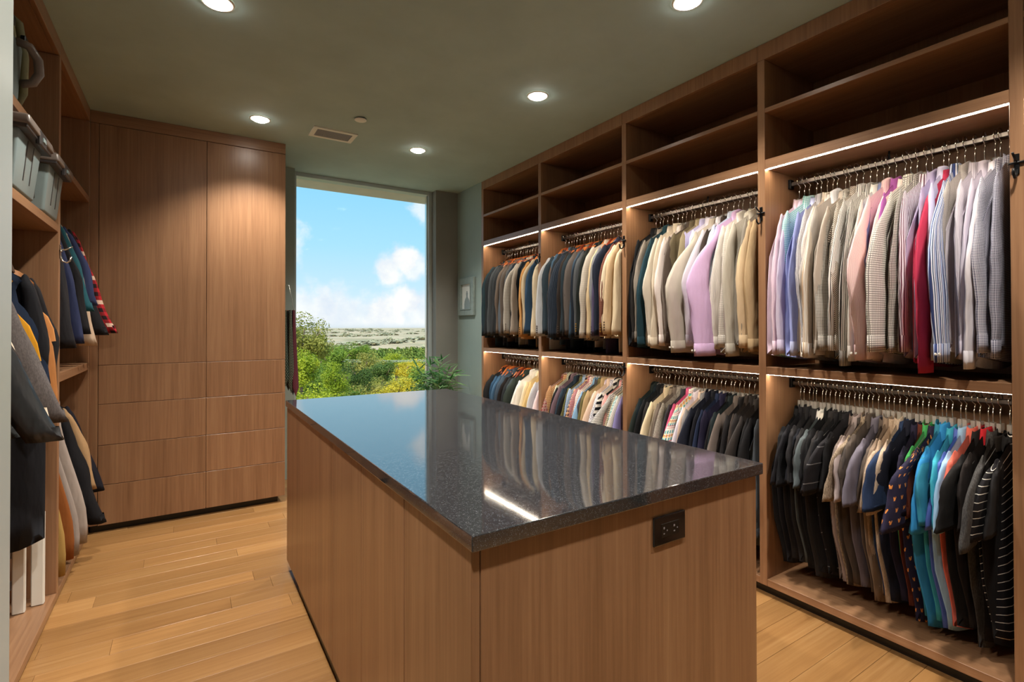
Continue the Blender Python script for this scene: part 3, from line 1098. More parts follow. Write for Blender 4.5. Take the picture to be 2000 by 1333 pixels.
# ------------------------------------------------------------------ clothes, nearest bay
rack('dress_shirt', """
pale pink striped|e2cdd8|s,cfb2c4,5,.4|w:.35
pale lilac|cfc4da||
aqua gingham|dfeeee|g,5fb4b4,9|
periwinkle blue|9aa3d8||l o:b9bfe0
grey striped|e4e2e6|s,5c5c66,5,.45|w:.5
cream striped|ece6dc|s,c0a68a,10,.35|w:.45
fine checked white|e9e4df|c,c9b4ae,5,.25|
silver grey|b9b2ac||l w:.2 o:e6e6ec
warm beige|b7aca0||
small black gingham|dcd6cc|g,26241f,6|w:.35
brown striped|d9cfc2|d2,3c2f26,9,.45|
black pinstriped white|e8e4de|s,2c2a2c,7,.3|
black and white striped|dedad4|s,35322f,8,.45|l
off-white|e2ded6|s,d0c9bf,4,.4|l
slate blue|7f86ad||
pink fine-striped|f0d9d2|s,d39aa4,5,.35|w:.75 l b
purple|a35aa0||
blush white|f0d8d0||
white and grey checked|e9e5dc|c,76706a,9,.25|w:.85
grey checked|d4cfc6|c,4d4a48,7,.3|
maroon striped white|e6e2e8|s,5a2338,11,.35|
soft lavender|b3a9c8||
pale lilac-blue|c3bfd8||
rose red|b93350||l w:.6
bold blue multi-striped|a9b9da|z|w:1 b
grey herringbone|cfc8c2|d2,77706c,5,.45|w:.3
pale striped lilac|d5cfd6|s,a29aa6,6,.4|
lilac grey|c9c2cf||
pearl white|e0dce4||l w:.35
small navy gingham|e4e2ea|g,2c2f55,6|w:.35
dark navy gingham|c9c8d6|g,20233f,6|
""", 1.405, .605, 2.08, "nearest bay's upper rod", 'block', 11)
rack('polo_shirt', """
black heavy|1b1c20||
charcoal black|24242a||
faded black|2b2a2d||
blue-black|1c1f28||
dark charcoal|2d2c2e||
slate grey white-piped|5c666a||w:.55 o:e6e4dd
black white-trimmed|1f1f22|| o:e4e0d8
deep black|18181b||
washed charcoal|312f30||
coal black|202024||
jet black|151518||
black stripe-hemmed|232227|h,6b6a6c,90,.05|w:.5
dusty taupe|6f625d|t,83756f|w:.55
light mauve grey|9a8d8c||w:.4
dark brown-grey|4a4340||
heathered taupe|857563|t,9a8a78|w:.55
deep taupe|5c524b||
lavender grey|75707f||w:.75
brown grey|665a52||
stone beige|93806f||
heathered sand|a08c79|t,b39f8b|w:.7
oatmeal|a5927f|t,b8a693|w:.3
navy blue|2c3f63||w:.75
dark navy|1f2335||
midnight purple|25213a||
rust brown|6a3324||
bright green|3f9a55||
navy with orange motifs|2c2845|mo|w:1 l
teal blue|2f7f9b||
bright azure blue|2f86c2||w:.3 l
turquoise|3b9fb5||
cornflower blue|4f63ac||l
pale sky blue|8fb4d6||
coral pink|d3695a||
smooth black|1d1c1d||w:.7
black red-collared|26201f|| o:b0202a
charcoal grey|3c3b3c|t,474646|w:.8 l
brown-black|27211e||
soft black|1e1d1f||
black white-striped|17151a|h,cfcac2,30,.09|w:.5
""", 1.405, .600, 1.05, "nearest bay's lower rod", 'clip', 12)

# ------------------------------------------------------------------ second bay
rack('dress_shirt', """
black|17181b||
charcoal black|2a2725||w:.2
warm grey|8d8377||
dark teal|1f3c46||w:.3
pale greige|c8bfb0||w:.35
light beige|cfc3ae||
pinkish white|ded2cb||w:.2
grey brown|736860||
dark umber|4b4038||
olive brown|6a5f4a||
pale olive|93876b||
soft lavender striped|c5c1dc|s,9d97c4,6,.35|
lilac white|dcd8e4||
pale stone|b9b0a2||w:1 b l
pale grey-lilac|cbc6cc||w:.75 b
dark brown|3a3029||
icy blue|c9d6e8||
orchid pink|cbacd2||w:1 b l
fine striped white|e3dcd2|s,8e8a94,8,.15|w:.2
window-checked white|dfd8cc|c,9a9288,10,.12|
silver beige|b6afa1||w:.35 l
dusky grey|8a8378||
tan beige|cdb592||w:.4
khaki|b39a76||
""", 2.355, 1.535, 2.08, "second-nearest bay's upper rod", 'clip', 13)
rack('casual_shirt', """
green-black|1d2624||w:.3
teal-black|15232b||w:.3
black|16181b||
dark charcoal|2b2a2b||
cream|d8c9a9||w:.4
taupe|85796a||
brown-grey|6b6058||
grey tweed|9c968c|t,7a756c|w:.4
dark slate|393b40||
raspberry pink knit|c54f7b|d,d77a9c,5,.05|w:.5
teal and yellow madras|e9e6db|mad|w:.7
lilac white|d6cfdb||w:.2
blush beige|d8c0ae||
mid grey|8c8a8c||
dark navy|191d2c||w:.6
black-navy|14161f||
navy|1f2a45||
plum navy|23213a||w:.2
deep black|121215||
bottle green-black|1a2427||
taupe grey|6e645f||w:.4
soft black|201e20||
umber charcoal|3a322e||w:.4
charcoal|2f2c2c||
graphite|34302f||w:.7
coal black|1a1a1c||
jet black|131316||w:.3
slate grey|474e55||
""", 2.36, 1.525, 1.05, "second-nearest bay's lower rod", 'clip', 14)

# ------------------------------------------------------------------ third bay
rack('suit_jacket', """
pale silver-grey|b9bcbe||w:.2 b:d
charcoal blue|33424c||w:.3
warm brown|7c6553||
slate blue|4d6b83||
charcoal|2f3134||w:.2 b:d
navy pinstriped|2a3442|s,55606e,14,.12|
brown-black|352d28||b:d
dark slate|2c3a42||w:.2
deep charcoal|2a2c2f||
taupe grey|6b625c||w:.3
steel blue|3a5062||
mid grey|575a5c||
dark navy|1e2733||w:.2
black brass-buttoned|1c2320||w:.3 b:g
walnut brown|5d4a3b||
pale linen plaid|bdb4a6|c,aaa49a,16,.12|w:.45
cream tan|cdb68f||
grey checked|8b8c90|c,7c7e84,12,.15|w:.2 b:d
heather purple|5c5474||w:.2
ink navy|232a3c||
russet checked|7a4a3c|c,84584a,13,.12|w:.4 b:g
ivory|d6c8ad||w:.35
warm cream|cdb491||w:.35 b:d
pale beige|d1bf9f||
""", 3.31, 2.495, 2.08, "third bay's upper rod", 'wood', 15)
rack('casual_shirt', """
pink and red plaid|d8b6a8|k,7a2633,2a2030,26|w:.3
tan checked|c9a279|c,8a5a3a,14,.25|
pale sage checked|c4c3ac|c,8b9180,13,.2|w:.3
black|1b1b1e||
mauve|6c5962||w:.2
dark denim|2b3a48||
deep black|151619||
olive camouflage|6e6a3f|t,4c4a2e|w:.2
blue and white checked|c5d4e6|k,5f8ab4,2d4566,18|
orange and navy plaid|c98a4c|k,232a45,e5d3b4,30|w:.6
pink plaid|d9b2b4|k,94404e,3a2a3c,18|
coral-flecked white|e6d8cc|d,c9705c,16,.06|
light denim blue|7ba2c4||w:.6
charcoal dotted|3b3a3d|d,77757a,7,.05|w:.3
olive|6a6542||
sand tan|b39c74||
lilac grey|b5a9b3||w:.2
pink beige|d6bba6||w:.4
white navy-dotted|e3e2e6|d,333c66,10,.09|w:.3
black, white and red striped|ded8cf|h,16161b,44,.5|w:.4
dark grey knit|4a4846|t,626059|
coral red checked|c9686a|c,e4c9c0,9,.3|
black and white gingham|e8e6e2|g,1d1d24,13|w:.85
brown and cream gingham|dccdae|g,3a2a24,13|w:.3
pale teal plaid|aecdca|k,7fa3a6,d9e6e2,24|w:.2
white black-dashed|e4dfd6|d2,2d2a2a,10,.35|w:.4
lavender purple|8480b4||
""", 3.31, 2.48, 1.05, "third bay's lower rod", 'clip', 16)

# ------------------------------------------------------------------ farthest bay
rack('suit_jacket', """
slate navy|2c3e4a||w:.3
charcoal teal|30464d||
charcoal|2f3438||w:.2
mid grey|5a6064||
dark grey|3f4346||w:.2
graphite|303539||
warm taupe|7b6d61||
steel grey|66707a||w:.2
brown-grey|6b6057||
grey pinstriped|54585c|s,7a7e82,12,.15|
dark navy|202c3a||
pale grey windowpane|a9a49a|c,9a968d,26,.07|w:.45 b:d
beige-grey|9a9084||
blue-black|1f2b35||w:.2 b:d
coal black|1b2126||
camel|c08e55||w:.4 b:d
grey taupe|8b8376||
light beige|b9a98c||w:.2
denim blue|33516f||w:.5
cream|d3c5a8||
""", 4.262, 3.445, 2.08, "farthest bay's upper rod", 'wood', 17)
rack('suit_jacket', """
black|1a1c1f||
soft black|232629||
blue denim|3a5f80||
mid blue|4a6f90||
navy|27384a||
blue-grey|46586a||
dark brown-black|231d1c||w:.2
charcoal|2e3337||
slate|47555b||
green-grey|38443f||w:.3
white|ebe7df||k:casual w:.3
chalk white|e6e1d6||k:casual
ivory|e5dac0||k:casual w:.2
cream|e0cfa6||k:casual
butter yellow|d7bb81||k:casual w:.2
off-white|e8e2d4||k:casual
pale grey striped|d3d6da|s,9fa6b0,8,.3|k:casual
shell pink|e4cfd2||k:casual w:.3
""", 4.262, 3.45, 1.05, "farthest bay's lower rod", 'wood', 18, wood_upto=10)
# one sleeve reaching past the upright at the very right edge of the photo
garment('dress_shirt', 'pale grey shirt just past the last upright, at the right edge', 'shirt', (2.66, .47, 2.08), PI, fabric('b9b0b4'), None, 777, T=.02, wide=.3, fwd=.02)
hanger('block', (2.66, .47, 2.08), PI, 'clear hanger just past the last upright, at the right edge', None)


# ------------------------------------------------------------------ clothes on the left
def lgarm(kind, label, y, z, base, pat='p', x=-.77, grp='clothes in the left wardrobe', rough=.85, **kw):
    cat = {'vest': 'vest', 'coat': 'jacket', 'casual_shirt': 'shirt'}[kind]
    sd = kw.pop('seed', int(y * 997) % 9973)
    rot = kw.pop('rot', 0.0)
    hy = kw.pop('hang', True)
    r = garment(kind, label, cat, (x, y, z), rot, fabric(base, pat, rough), grp, sd, sg=1, **kw)
    if hy:
        hanger('block', (-.8, y, z), 0.0, 'hanger carrying the %s' % label.split(',')[0], 'hangers in the left wardrobe')
    return r


RZ = 1.73
lgarm('coat', 'black leather jacket with stitched cuff, nearest the pale doorway wall', 2.50, RZ, '2a2c2e', x=-.835, rough=.3, th=40, swing=.21, T=.032, a_scale=1.15, se=.80, L=.80, buttons=None)
lgarm('coat', 'cream cloth jacket behind the leather jacket', 2.575, RZ, 'd9cbb4', x=-.825, swing=.15, th=30, T=.022, L=.74, se=.74)
lgarm('vest', 'black quilted puffer vest in the left wardrobe', 2.65, RZ, '1b1e20', x=-.80, swing=.10, T=.036, rough=.4, L=.80, curl=.02)
lgarm('coat', 'grey knitted jacket with a plain hem in the left wardrobe', 2.75, RZ, '565150', 't,67605f', x=-.80, swing=.15, th=35, T=.026, a_scale=1.1, se=.77, L=.80)
lgarm('vest', 'navy vest with mustard yellow collar lining', 2.84, RZ, '25314a', x=-.765, swing=.06, T=.026, collar_mat=fabric('c98a1a'), col_s=2.0, L=.74, lining=fabric('cf9220'))
lgarm('vest', 'dark blue denim vest behind the mustard-lined one', 2.93, RZ, '1d2a40', x=-.745, swing=.04, T=.026, collar_mat=fabric('1a2438'), col_s=1.5, L=.66)
lgarm('vest', 'tan leather vest with brown collar in the left wardrobe', 3.02, RZ, 'b97a42', x=-.725, swing=.03, T=.026, collar_mat=fabric('4a372b'), col_s=1.7, rough=.5, L=.78)
lgarm('vest', 'black vest with a stand-up collar, beside the wooden upright', 3.11, RZ, '1d1b1e', x=-.75, swing=.02, T=.026, collar_mat=fabric('1d1b1f'), col_s=1.6, L=.62, lining=fabric('c98a50'))
lgarm('coat', 'black jacket hanging closest to the middle upright', 3.21, RZ, '201f22', x=-.775, T=.024, L=.72, se=.7)
lgarm('coat', 'long black coat reaching down to the white step stool', 2.99, RZ, '14151a', x=-.76, T=.05, L=1.36, se=.8, curl=.09)

RU, RD = 2.095, 1.02
lgarm('coat', 'red and black buffalo-check jacket at the end of the rod', 4.13, RU, 'b3242c', 'bk', x=-.765, swing=.15, T=.026, L=.8, se=.79)
lgarm('coat', 'black jacket in front of the red checked jacket', 4.04, RU, '1a1a1e', x=-.77, swing=.12, T=.028, L=.8, se=.80)
lgarm('coat', 'navy blue jacket between black and teal jackets', 3.95, RU, '303a5e', x=-.77, swing=.08, T=.026, L=.7, se=.62)
lgarm('coat', 'beige windbreaker with gathered waist', 3.86, RU, 'c3ab93', x=-.775, swing=.10, T=.028, L=.86, se=.86)
lgarm('coat', 'teal jacket in front of the beige windbreaker', 3.77, RU, '1f545f', x=-.775, swing=.085, T=.028, L=.62, se=.66)
lgarm('coat', 'black fleece jacket with rolled cuff', 3.67, RU, '17161a', x=-.775, swing=.09, T=.03, L=.8, se=.79)
lgarm('coat', 'dark blue denim jacket behind the hook on the upright', 3.56, RU, '2b3354', x=-.775, swing=.07, T=.026, L=.88, se=.84)
lgarm('coat', 'charcoal coat directly behind the middle upright', 3.45, RU, '232226', x=-.775, swing=.05, T=.032, L=.87, se=.86)

lgarm('coat', 'dark navy jacket at the far end of the low rod', 4.08, RD, '191a24', x=-.77, swing=.10, T=.028, L=.72, se=.70)
lgarm('coat', 'tan jacket on the low rod beside the dark navy one', 3.98, RD, 'b08f68', x=-.77, swing=.08, T=.024, L=.7, se=.66)
lgarm('coat', 'long black coat on the low rod nearly touching the floor', 3.85, RD, '17171b', x=-.77, swing=.14, T=.04, L=.82, se=.82)


def hung_trousers(label, y, z, base, L, x, fw, T=.03):
    t_ = thing('trousers', label, 'trousers', (-.8, y, z), 0, 'trousers in the left wardrobe')
    mat = fabric(base)
    n = 16
    p = np.linspace(0, 2 * PI, n, endpoint=False)
    cx = np.sign(np.cos(p)) * np.abs(np.cos(p)) ** .6
    for s in (0, 1):
        R = []
        for v in np.linspace(0, 1, 9):
            zz = -.12 - (L - .12) * v
            w = .085 - .012 * v
            R.append(np.stack([x + .8 + fw * S(0, .9, v) - s * .05 + w * cx, (s - .5) * T * 1.1 + T * .6 * np.sin(p) * (1 + .12 * np.sin(9 * v + s)) + .004 * np.sin(14 * v + 3 * cx), np.full(n, zz)], 1))
        e = R[-1]
        R.append((e - e.mean(0)) * .88 + e.mean(0) + np.array([0, 0, .001]))
        R.append((e - e.mean(0)) * .6 + e.mean(0) + np.array([0, 0, .05]))
        link('leg', rings_mesh('leg', R), mat, t_, world=False)
    b = [np.stack([x + .79 + .092 * cx, T * 1.05 * np.sin(p), np.full(n, zz)], 1) for zz in (-.085, -.08, -.12, -.125)]
    link('waistband', rings_mesh('waistband', b), mat, t_, world=False)
    hanger('block', (-.8, y, z), 0.0, 'hanger carrying the %s' % label.split(',')[0], 'hangers in the left wardrobe')


hung_trousers('pale grey trousers on the low rod, in front of the black coat', 3.70, RD, 'a79c94', .875, -.66, .13)
hung_trousers('light grey trousers with pocket seam, beside the paler pair', 3.60, RD, '9a9089', .90, -.68, .13)
hung_trousers('brown corduroy trousers on the low rod by the upright', 3.51, RD, '8a5226', .885, -.68, .12)
hung_trousers('sand yellow trousers right beside the middle upright', 3.42, RD, 'a98a4e', .93, -.69, .11)


# ------------------------------------------------------------------ storage bins, bags and stool on the left shelves
M['bin'] = plain('grey_green_plastic', '7f8f8f', .35, vary=.05)
M['bin_d'] = plain('charcoal_plastic', '34302f', .4)
M['lid'] = plain('brown_grey_lid', '6b6058', .35)
M['khaki'] = plain('khaki_canvas', '7c7a5c', .9, vary=.15, vscale=12, bump=.3, bscale=60)
M['grey_case'] = plain('grey_soft_case', '5e6a68', .8, vary=.1, vscale=14, bump=.3, bscale=40)


def frustum(name, x0, x1, y0, y1, z0, z1, inset, mat, parent, bev=.012):
    bm = bmesh.new()
    bmesh.ops.create_cube(bm, size=1)
    for v in bm.verts:
        k = inset if v.co.z < 0 else 0
        sx, sy = (1 if v.co.x > 0 else -1), (1 if v.co.y > 0 else -1)
        v.co.x = (x1 - k if sx > 0 else x0 + k)
        v.co.y = (y1 - k if sy > 0 else y0 + k)
        v.co.z = z1 if v.co.z > 0 else z0
    bmesh.ops.bevel(bm, geom=bm.edges[:], offset=bev, segments=3, affect='EDGES', profile=.5)
    me = bpy.data.meshes.new(name)
    bm.to_mesh(me)
    bm.free()
    me.polygons.foreach_set('use_smooth', [True] * len(me.polygons))
    return link(name, me, mat, parent)


def bin_(label, y0, y1, zb=1.848, h=.255):
    x0, x1 = -1.0, -.497
    t_ = thing('storage_bin', label, 'storage bin', ((x0 + x1) / 2, (y0 + y1) / 2, zb), group='lidded bins on the left shelf')
    bd = frustum('bin_body', x0, x1, y0, y1, zb, zb + h - .03, .022, M['bin'], t_)
    yc = (y0 + y1) / 2
    for yy in (yc - .035, yc + .055):
        xt, xb = x1 - .004, x1 - .018
        poly('groove', [(xa + dx, yb_, z_) for (xa, z_) in ((xb, zb + .045), (xt, zb + h - .06)) for (dx, yb_) in ((-.006, yy - .004), (.002, yy - .004), (.002, yy + .004), (-.006, yy + .004))],
             [(0, 1, 5, 4), (1, 2, 6, 5), (2, 3, 7, 6), (3, 0, 4, 7), (3, 2, 1, 0), (4, 5, 6, 7)], M['bin_d'], bd)
    box('side_wall', x0 + .05, x1 - .05, y0 - .002, y0 + .014, zb + .05, zb + h - .04, M['bin_d'], bd, bev=.002)
    ld = frustum('lid', x0 - .012, x1 + .03, y0 - .014, y1 + .014, zb + h - .04, zb + h, -.006, M['lid'], t_, bev=.01)
    box('rim', x0 - .014, x1 + .026, y0 - .016, y1 + .016, zb + h - .052, zb + h - .036, M['bin_d'], ld, bev=.003)
    box('latch', x1 + .02, x1 + .036, yc - .05, yc + .05, zb + h - .07, zb + h - .012, M['bin_d'], t_, bev=.004)
    box('latch_button', x1 + .034, x1 + .040, yc - .02, yc + .02, zb + h - .052, zb + h - .034, M['bin'], t_, bev=.002)


bin_('grey lidded storage bin beside the wooden upright', 2.935, 3.245)
bin_('grey lidded storage bin next to the pale doorway wall', 2.45, 2.80)

t = thing('backpack', 'khaki canvas backpack with straps on the top left shelf', 'bag', (-.78, 2.62, 2.184))
bm_parts = frustum('main_pocket', -1.0, -.60, 2.46, 2.86, 2.184, 2.63, .02, M['khaki'], t, bev=.06)
frustum('front_pocket', -.62, -.56, 2.5, 2.8, 2.2, 2.42, .01, M['khaki'], t, bev=.02)
for yy in (2.56, 2.74):
    tube('strap', [(-.62, yy, 2.60), (-.56, yy + .01, 2.55), (-.545, yy + .02, 2.42), (-.55, yy + .03, 2.28), (-.585, yy + .04, 2.2)], .014, M['khaki'], t, n=8)
    box('buckle', -.552, -.536, yy - .01, yy + .035, 2.46, 2.50, M['blackmetal'], t, bev=.003)
tube('carry_loop', [(-.62, 2.60, 2.62), (-.60, 2.62, 2.665), (-.60, 2.68, 2.665), (-.62, 2.70, 2.62)], .009, M['khaki'], t, n=8)
t = thing('soft_case', 'grey soft case with thick loop handle, in front of the backpack', 'bag', (-.56, 2.55, 2.184))
frustum('case_body', -.66, -.525, 2.42, 2.66, 2.184, 2.42, .012, M['grey_case'], t, bev=.025)
tube('handle', [(-.53, 2.56, 2.40), (-.495, 2.575, 2.395), (-.475, 2.60, 2.36), (-.475, 2.62, 2.315), (-.495, 2.63, 2.28), (-.53, 2.635, 2.27)], .016, M['lid'], t, n=8)

t = thing('step_stool', 'white folded step stool standing under the coats on the left', 'stool', (-.6, 3.15, .05))
box('rail', -.652, -.608, 3.14, 3.17, .05, .47, M['white'], t, bev=.004)
box('rail', -.598, -.552, 3.19, 3.22, .05, .48, M['white'], t, bev=.004)
box('tread', -.95, -.655, 3.15, 3.18, .30, .335, M['grille'], t, bev=.003)
box('tread', -.95, -.655, 3.15, 3.18, .16, .195, M['grille'], t, bev=.003)
box('rail', -.99, -.95, 3.14, 3.17, .05, .47, M['white'], t, bev=.004)
for (x_, y_) in ((-.63, 3.155), (-.575, 3.205), (-.97, 3.155)):
    box('rubber_foot', x_ - .02, x_ + .02, y_ - .013, y_ + .013, .0495, .056, M['black'], t, bev=.001)


# ------------------------------------------------------------------ ties beside the tall cabinet
t = thing('tie_hanger', 'thin wire tie hanger hooked on the side of the tall cabinet', 'hanger', (.72, 4.70, 1.70))
tube('wire', [(.648, 4.70, 1.69), (.66, 4.70, 1.705), (.745, 4.70, 1.70), (.785, 4.70, 1.495), (.77, 4.70, 1.485), (.66, 4.70, 1.482)], .0022, M['steel'], t, n=5)
ties = [('black tie with pale dots', '15201d', 'd,8e9a8c,9,.04', .690, 4.712, .80), ('dark green dotted tie', '1c3630', 'd,aab59f,14,.03', .715, 4.694, .84),
        ('charcoal tie with a pointed tip', '2b3234', 'p', .738, 4.706, .80), ('dark green tie with a row of pale dots', '20332f', 'd,b9c2a8,11,.05', .755, 4.688, .78),
        ('navy striped tie', '23263e', 'd2,6a6f8a,16,.2', .768, 4.706, .76), ('burgundy tie at the window edge', '552331', 'd2,7f3a4c,14,.25', .783, 4.69, .75)]
for i, (lab, base, pat, x_, y_, zb) in enumerate(ties):
    zt = 1.488
    R = []
    n = 8
    p = np.linspace(0, 2 * PI, n, endpoint=False)
    for v in (0, .01, .1, .3, .6, .86, .9, .95, 1.0):
        w = (.010 + .018 * v) * (1 if v <= .9 else max(.06, (1 - v) / .1))
        R.append(np.stack([x_ + .01 * v * (i / 3) + w * np.cos(p), y_ + .004 * np.sin(p) + .01 * math.sin(5 * v + i) * v, np.full(n, zt - (zt - zb) * v)], 1))
    o = link('necktie', rings_mesh('necktie', R), fabric(base, pat, .5), None)
    tag(o, lab + ', hanging beside the tall cabinet', 'tie', 'ties on the wire hanger')


# ------------------------------------------------------------------ framed picture
M['frame'] = plain('grey_green_frame', '8b9b98', .35, vary=.12, vscale=30)
M['print'] = plain('pale_photo_paper', 'e6ebe8', .4)
M['figure'] = plain('grey_ink', '8e9da0', .5)
t = thing('picture', 'grey framed picture of a dark figure on pale ground, beside the window', 'picture', (XR, 4.63, 1.65))
Y0, Y1, Z0, Z1 = 4.463, 4.799, 1.457, 1.843
for nm, a in (('frame_bar', (XR - .028, XR, Y0, Y0 + .06, Z0, Z1)), ('frame_bar', (XR - .028, XR, Y1 - .06, Y1, Z0, Z1)),
              ('frame_bar', (XR - .028, XR, Y0 + .06, Y1 - .06, Z0, Z0 + .06)), ('frame_bar', (XR - .028, XR, Y0 + .06, Y1 - .06, Z1 - .06, Z1))):
    box(nm, *a, M['frame'], t, bev=.004)
for a in ((XR - .033, XR - .01, Y0 + .058, Y0 + .068, Z0 + .058, Z1 - .058), (XR - .033, XR - .01, Y1 - .068, Y1 - .058, Z0 + .058, Z1 - .058),
          (XR - .033, XR - .01, Y0 + .068, Y1 - .068, Z0 + .058, Z0 + .068), (XR - .033, XR - .01, Y0 + .068, Y1 - .068, Z1 - .068, Z1 - .058)):
    box('inner_lip', *a, M['frame'], t, bev=.001)
pr = box('print', XR - .012, XR - .006, Y0 + .066, Y1 - .066, Z0 + .066, Z1 - .066, M['print'], t, bev=0)
sil = [(-.055, 0), (-.06, .05), (-.05, .085), (-.035, .105), (-.022, .115), (-.016, .13), (-.019, .145), (-.02, .16), (-.012, .168), (-.012, .182),
       (.012, .182), (.012, .168), (.02, .16), (.019, .145), (.016, .13), (.022, .115), (.035, .105), (.05, .085), (.06, .05), (.058, 0)]
poly('figure', [(XR - .0125, 4.625 + a, Z0 + .068 + b) for a, b in sil], [tuple(range(len(sil)))], M['figure'], pr)


# ------------------------------------------------------------------ potted bamboo palm
def leaf_mat(name, c1, c2, nscale=3.0, trans=.35, rough=.55):
    m, nt, b = new_mat(name)
    co = nt.new('ShaderNodeTexCoord').outputs['Object']
    rnd = nt.new('ShaderNodeObjectInfo').outputs['Random']
    f = nt.m('ADD', nt.m('MULTIPLY', nt.noise(co, nscale, 3, .6), .75), nt.m('MULTIPLY', rnd, .25))
    c = nt.ramp(f, [(.35, lin(c1)), (.65, lin(c2))])
    nt.put(b.inputs['Base Color'], c)
    b.inputs['Roughness'].default_value = rough
    b.inputs['Specular IOR Level'].default_value = .3
    if trans:
        tl = nt.new('ShaderNodeBsdfTranslucent')
        nt.put(tl.inputs[0], c)
        mx = nt.new('ShaderNodeMixShader')
        mx.inputs[0].default_value = trans
        nt.put(mx.inputs[1], b.outputs[0])
        nt.put(mx.inputs[2], tl.outputs[0])
        nt.put(nt.n['Material Output'].inputs[0], mx.outputs[0])
    return m


M['palm'] = leaf_mat('palm_leaf', '35703a', '97c088', 5)
M['cane'] = plain('green_cane', '6d8a45', .5, vary=.2, vscale=30)
M['pot'] = plain('charcoal_ceramic', '3b3d3f', .4)
M['soil'] = plain('soil', '2a2018', .95, vary=.3, vscale=60)
PX, PY = 2.07, 4.52
t = thing('potted_bamboo', 'leafy green bamboo palm in a pot between the island and window', 'plant', (PX, PY, 0))
lathe('pot', [(.0, 0), (.11, 0), (.12, .01), (.15, .33), (.16, .345), (.15, .35), (.14, .34), (.14, .30)], M['pot'], t, center=(PX, PY, 0), n=28)
lathe('soil', [(.14, .305), (.07, .315), (.0005, .318)], M['soil'], t, center=(PX, PY, 0), n=20)
lm_v, lm_f = [], []
for i, (s, w) in enumerate(((0, .15), (.12, .7), (.35, 1), (.65, .75), (.88, .3), (1.0, .02))):
    for k in (-1, 0, 1):
        lm_v.append((s * .17, k * w * .0115, -.003 * abs(k) * w * 2 - .035 * s * s + .004))
for i in range(5):
    for k in (0, 1):
        a = i * 3 + k
        lm_f.append((a, a + 1, a + 4, a + 3))
LEAF = _mesh_of(lm_v, lm_f, 'leaf')
rg = random.Random(21)
for c in range(13):
    az = rg.uniform(0, 2 * PI)
    r0 = rg.uniform(.01, .07)
    top = rg.uniform(.82, 1.02) if c else 1.03
    out = rg.uniform(.05, .2)
    p0 = Vector((PX + r0 * math.cos(az), PY + r0 * math.sin(az), .31))
    path = []
    for i in range(7):
        s = i / 6
        path.append(p0 + Vector((out * math.cos(az) * s * s, out * math.sin(az) * s * s, (top - .31) * s)))
    cn = tube('cane', path, [.0055 * (1 - .6 * i / 6) for i in range(7)], M['cane'], t, n=6)
    for k in range(20):
        s = .5 + .5 * k / 19
        i = min(5, int(s * 6))
        P = path[i].lerp(path[i + 1], s * 6 - i)
        lo = link('leaf', LEAF, M['palm'], cn, world=False)
        lo.location = P
        a2 = az + k * 2.4 + rg.uniform(-.5, .5)
        lo.rotation_euler = (rg.uniform(-.5, .5), rg.uniform(-.75, .25) - .25 * (k > 15), a2)
        sc = rg.uniform(.7, 1.15)
        lo.scale = (sc, sc, sc)


# ------------------------------------------------------------------ outside: hillside, trees, plain
def gz(y):
    d = y - 5
    if d < 60:
        return -3.2 - .17 * d
    if d < 280:
        return -13.4 - .085 * (d - 60)
    return -32.1 - .002 * min(d - 280, 500)


def ground_mat():
    m, nt, b = new_mat('fields')
    co = nt.new('ShaderNodeTexCoord').outputs['Object']
    f = nt.noise(nt.vm('MULTIPLY', co, (.5, .22, 0)), .012, 5, .6)
    f2 = nt.noise(nt.vm('MULTIPLY', co, (.4, 1.2, 0)), .004, 4, .6)
    c = nt.ramp(f, [(.36, lin('a39877')), (.46, lin('c4ad8b')), (.58, lin('ceb798')), (.68, lin('a99c7a'))])
    c = nt.mix(nt.smooth(f2, .5, .62), c, lin('b3a68a'))
    nt.put(b.inputs['Base Color'], c)
    b.inputs['Roughness'].default_value = .95
    b.inputs['Specular IOR Level'].default_value = .1
    return m


M['ground'] = ground_mat()
yy = [5.2, 10, 20, 40, 65, 100, 160, 220, 285, 400, 560, 780, 1200, 2000, 3500, 6000, 10000, 16000]
gv, gf = [], []
for j, y in enumerate(yy):
    for i in range(9):
        gv.append(((i - 4) / 4 * (y * 1.6 + 12), y, gz(y)))
for j in range(len(yy) - 1):
    for i in range(8):
        a = j * 9 + i
        gf.append((a, a + 1, a + 10, a + 9))
struct(poly('ground_outside', gv, gf, M['ground'], smooth=True))


def leaf_cloud(g, leaves, size, lobes, squash=.85):
    """blades of a unit crown: (leaves, 4, 3)"""
    cs = g.normal(0, 1, (lobes, 3))
    cs /= np.linalg.norm(cs, axis=1)[:, None]
    cs *= g.uniform(.3, .78, (lobes, 1))
    cs[:, 2] = cs[:, 2] * squash
    rs = g.uniform(.18, .40, lobes)
    k = g.integers(0, lobes, leaves)
    d = g.normal(0, 1, (leaves, 3))
    d /= np.linalg.norm(d, axis=1)[:, None]
    P = cs[k] + d * (rs[k] * g.uniform(.25, 1.15, leaves) ** .6)[:, None]
    nr = d + g.normal(0, .7, (leaves, 3))
    nr[:, 2] += .5
    nr /= np.linalg.norm(nr, axis=1)[:, None]
    a = np.cross(nr, g.normal(0, 1, (leaves, 3)))
    a /= np.linalg.norm(a, axis=1)[:, None]
    b = np.cross(nr, a)
    s = size * g.uniform(.6, 1.3, leaves)[:, None]
    return np.stack([P - a * s, P - b * s * .45, P + a * s, P + b * s * .45], 1)


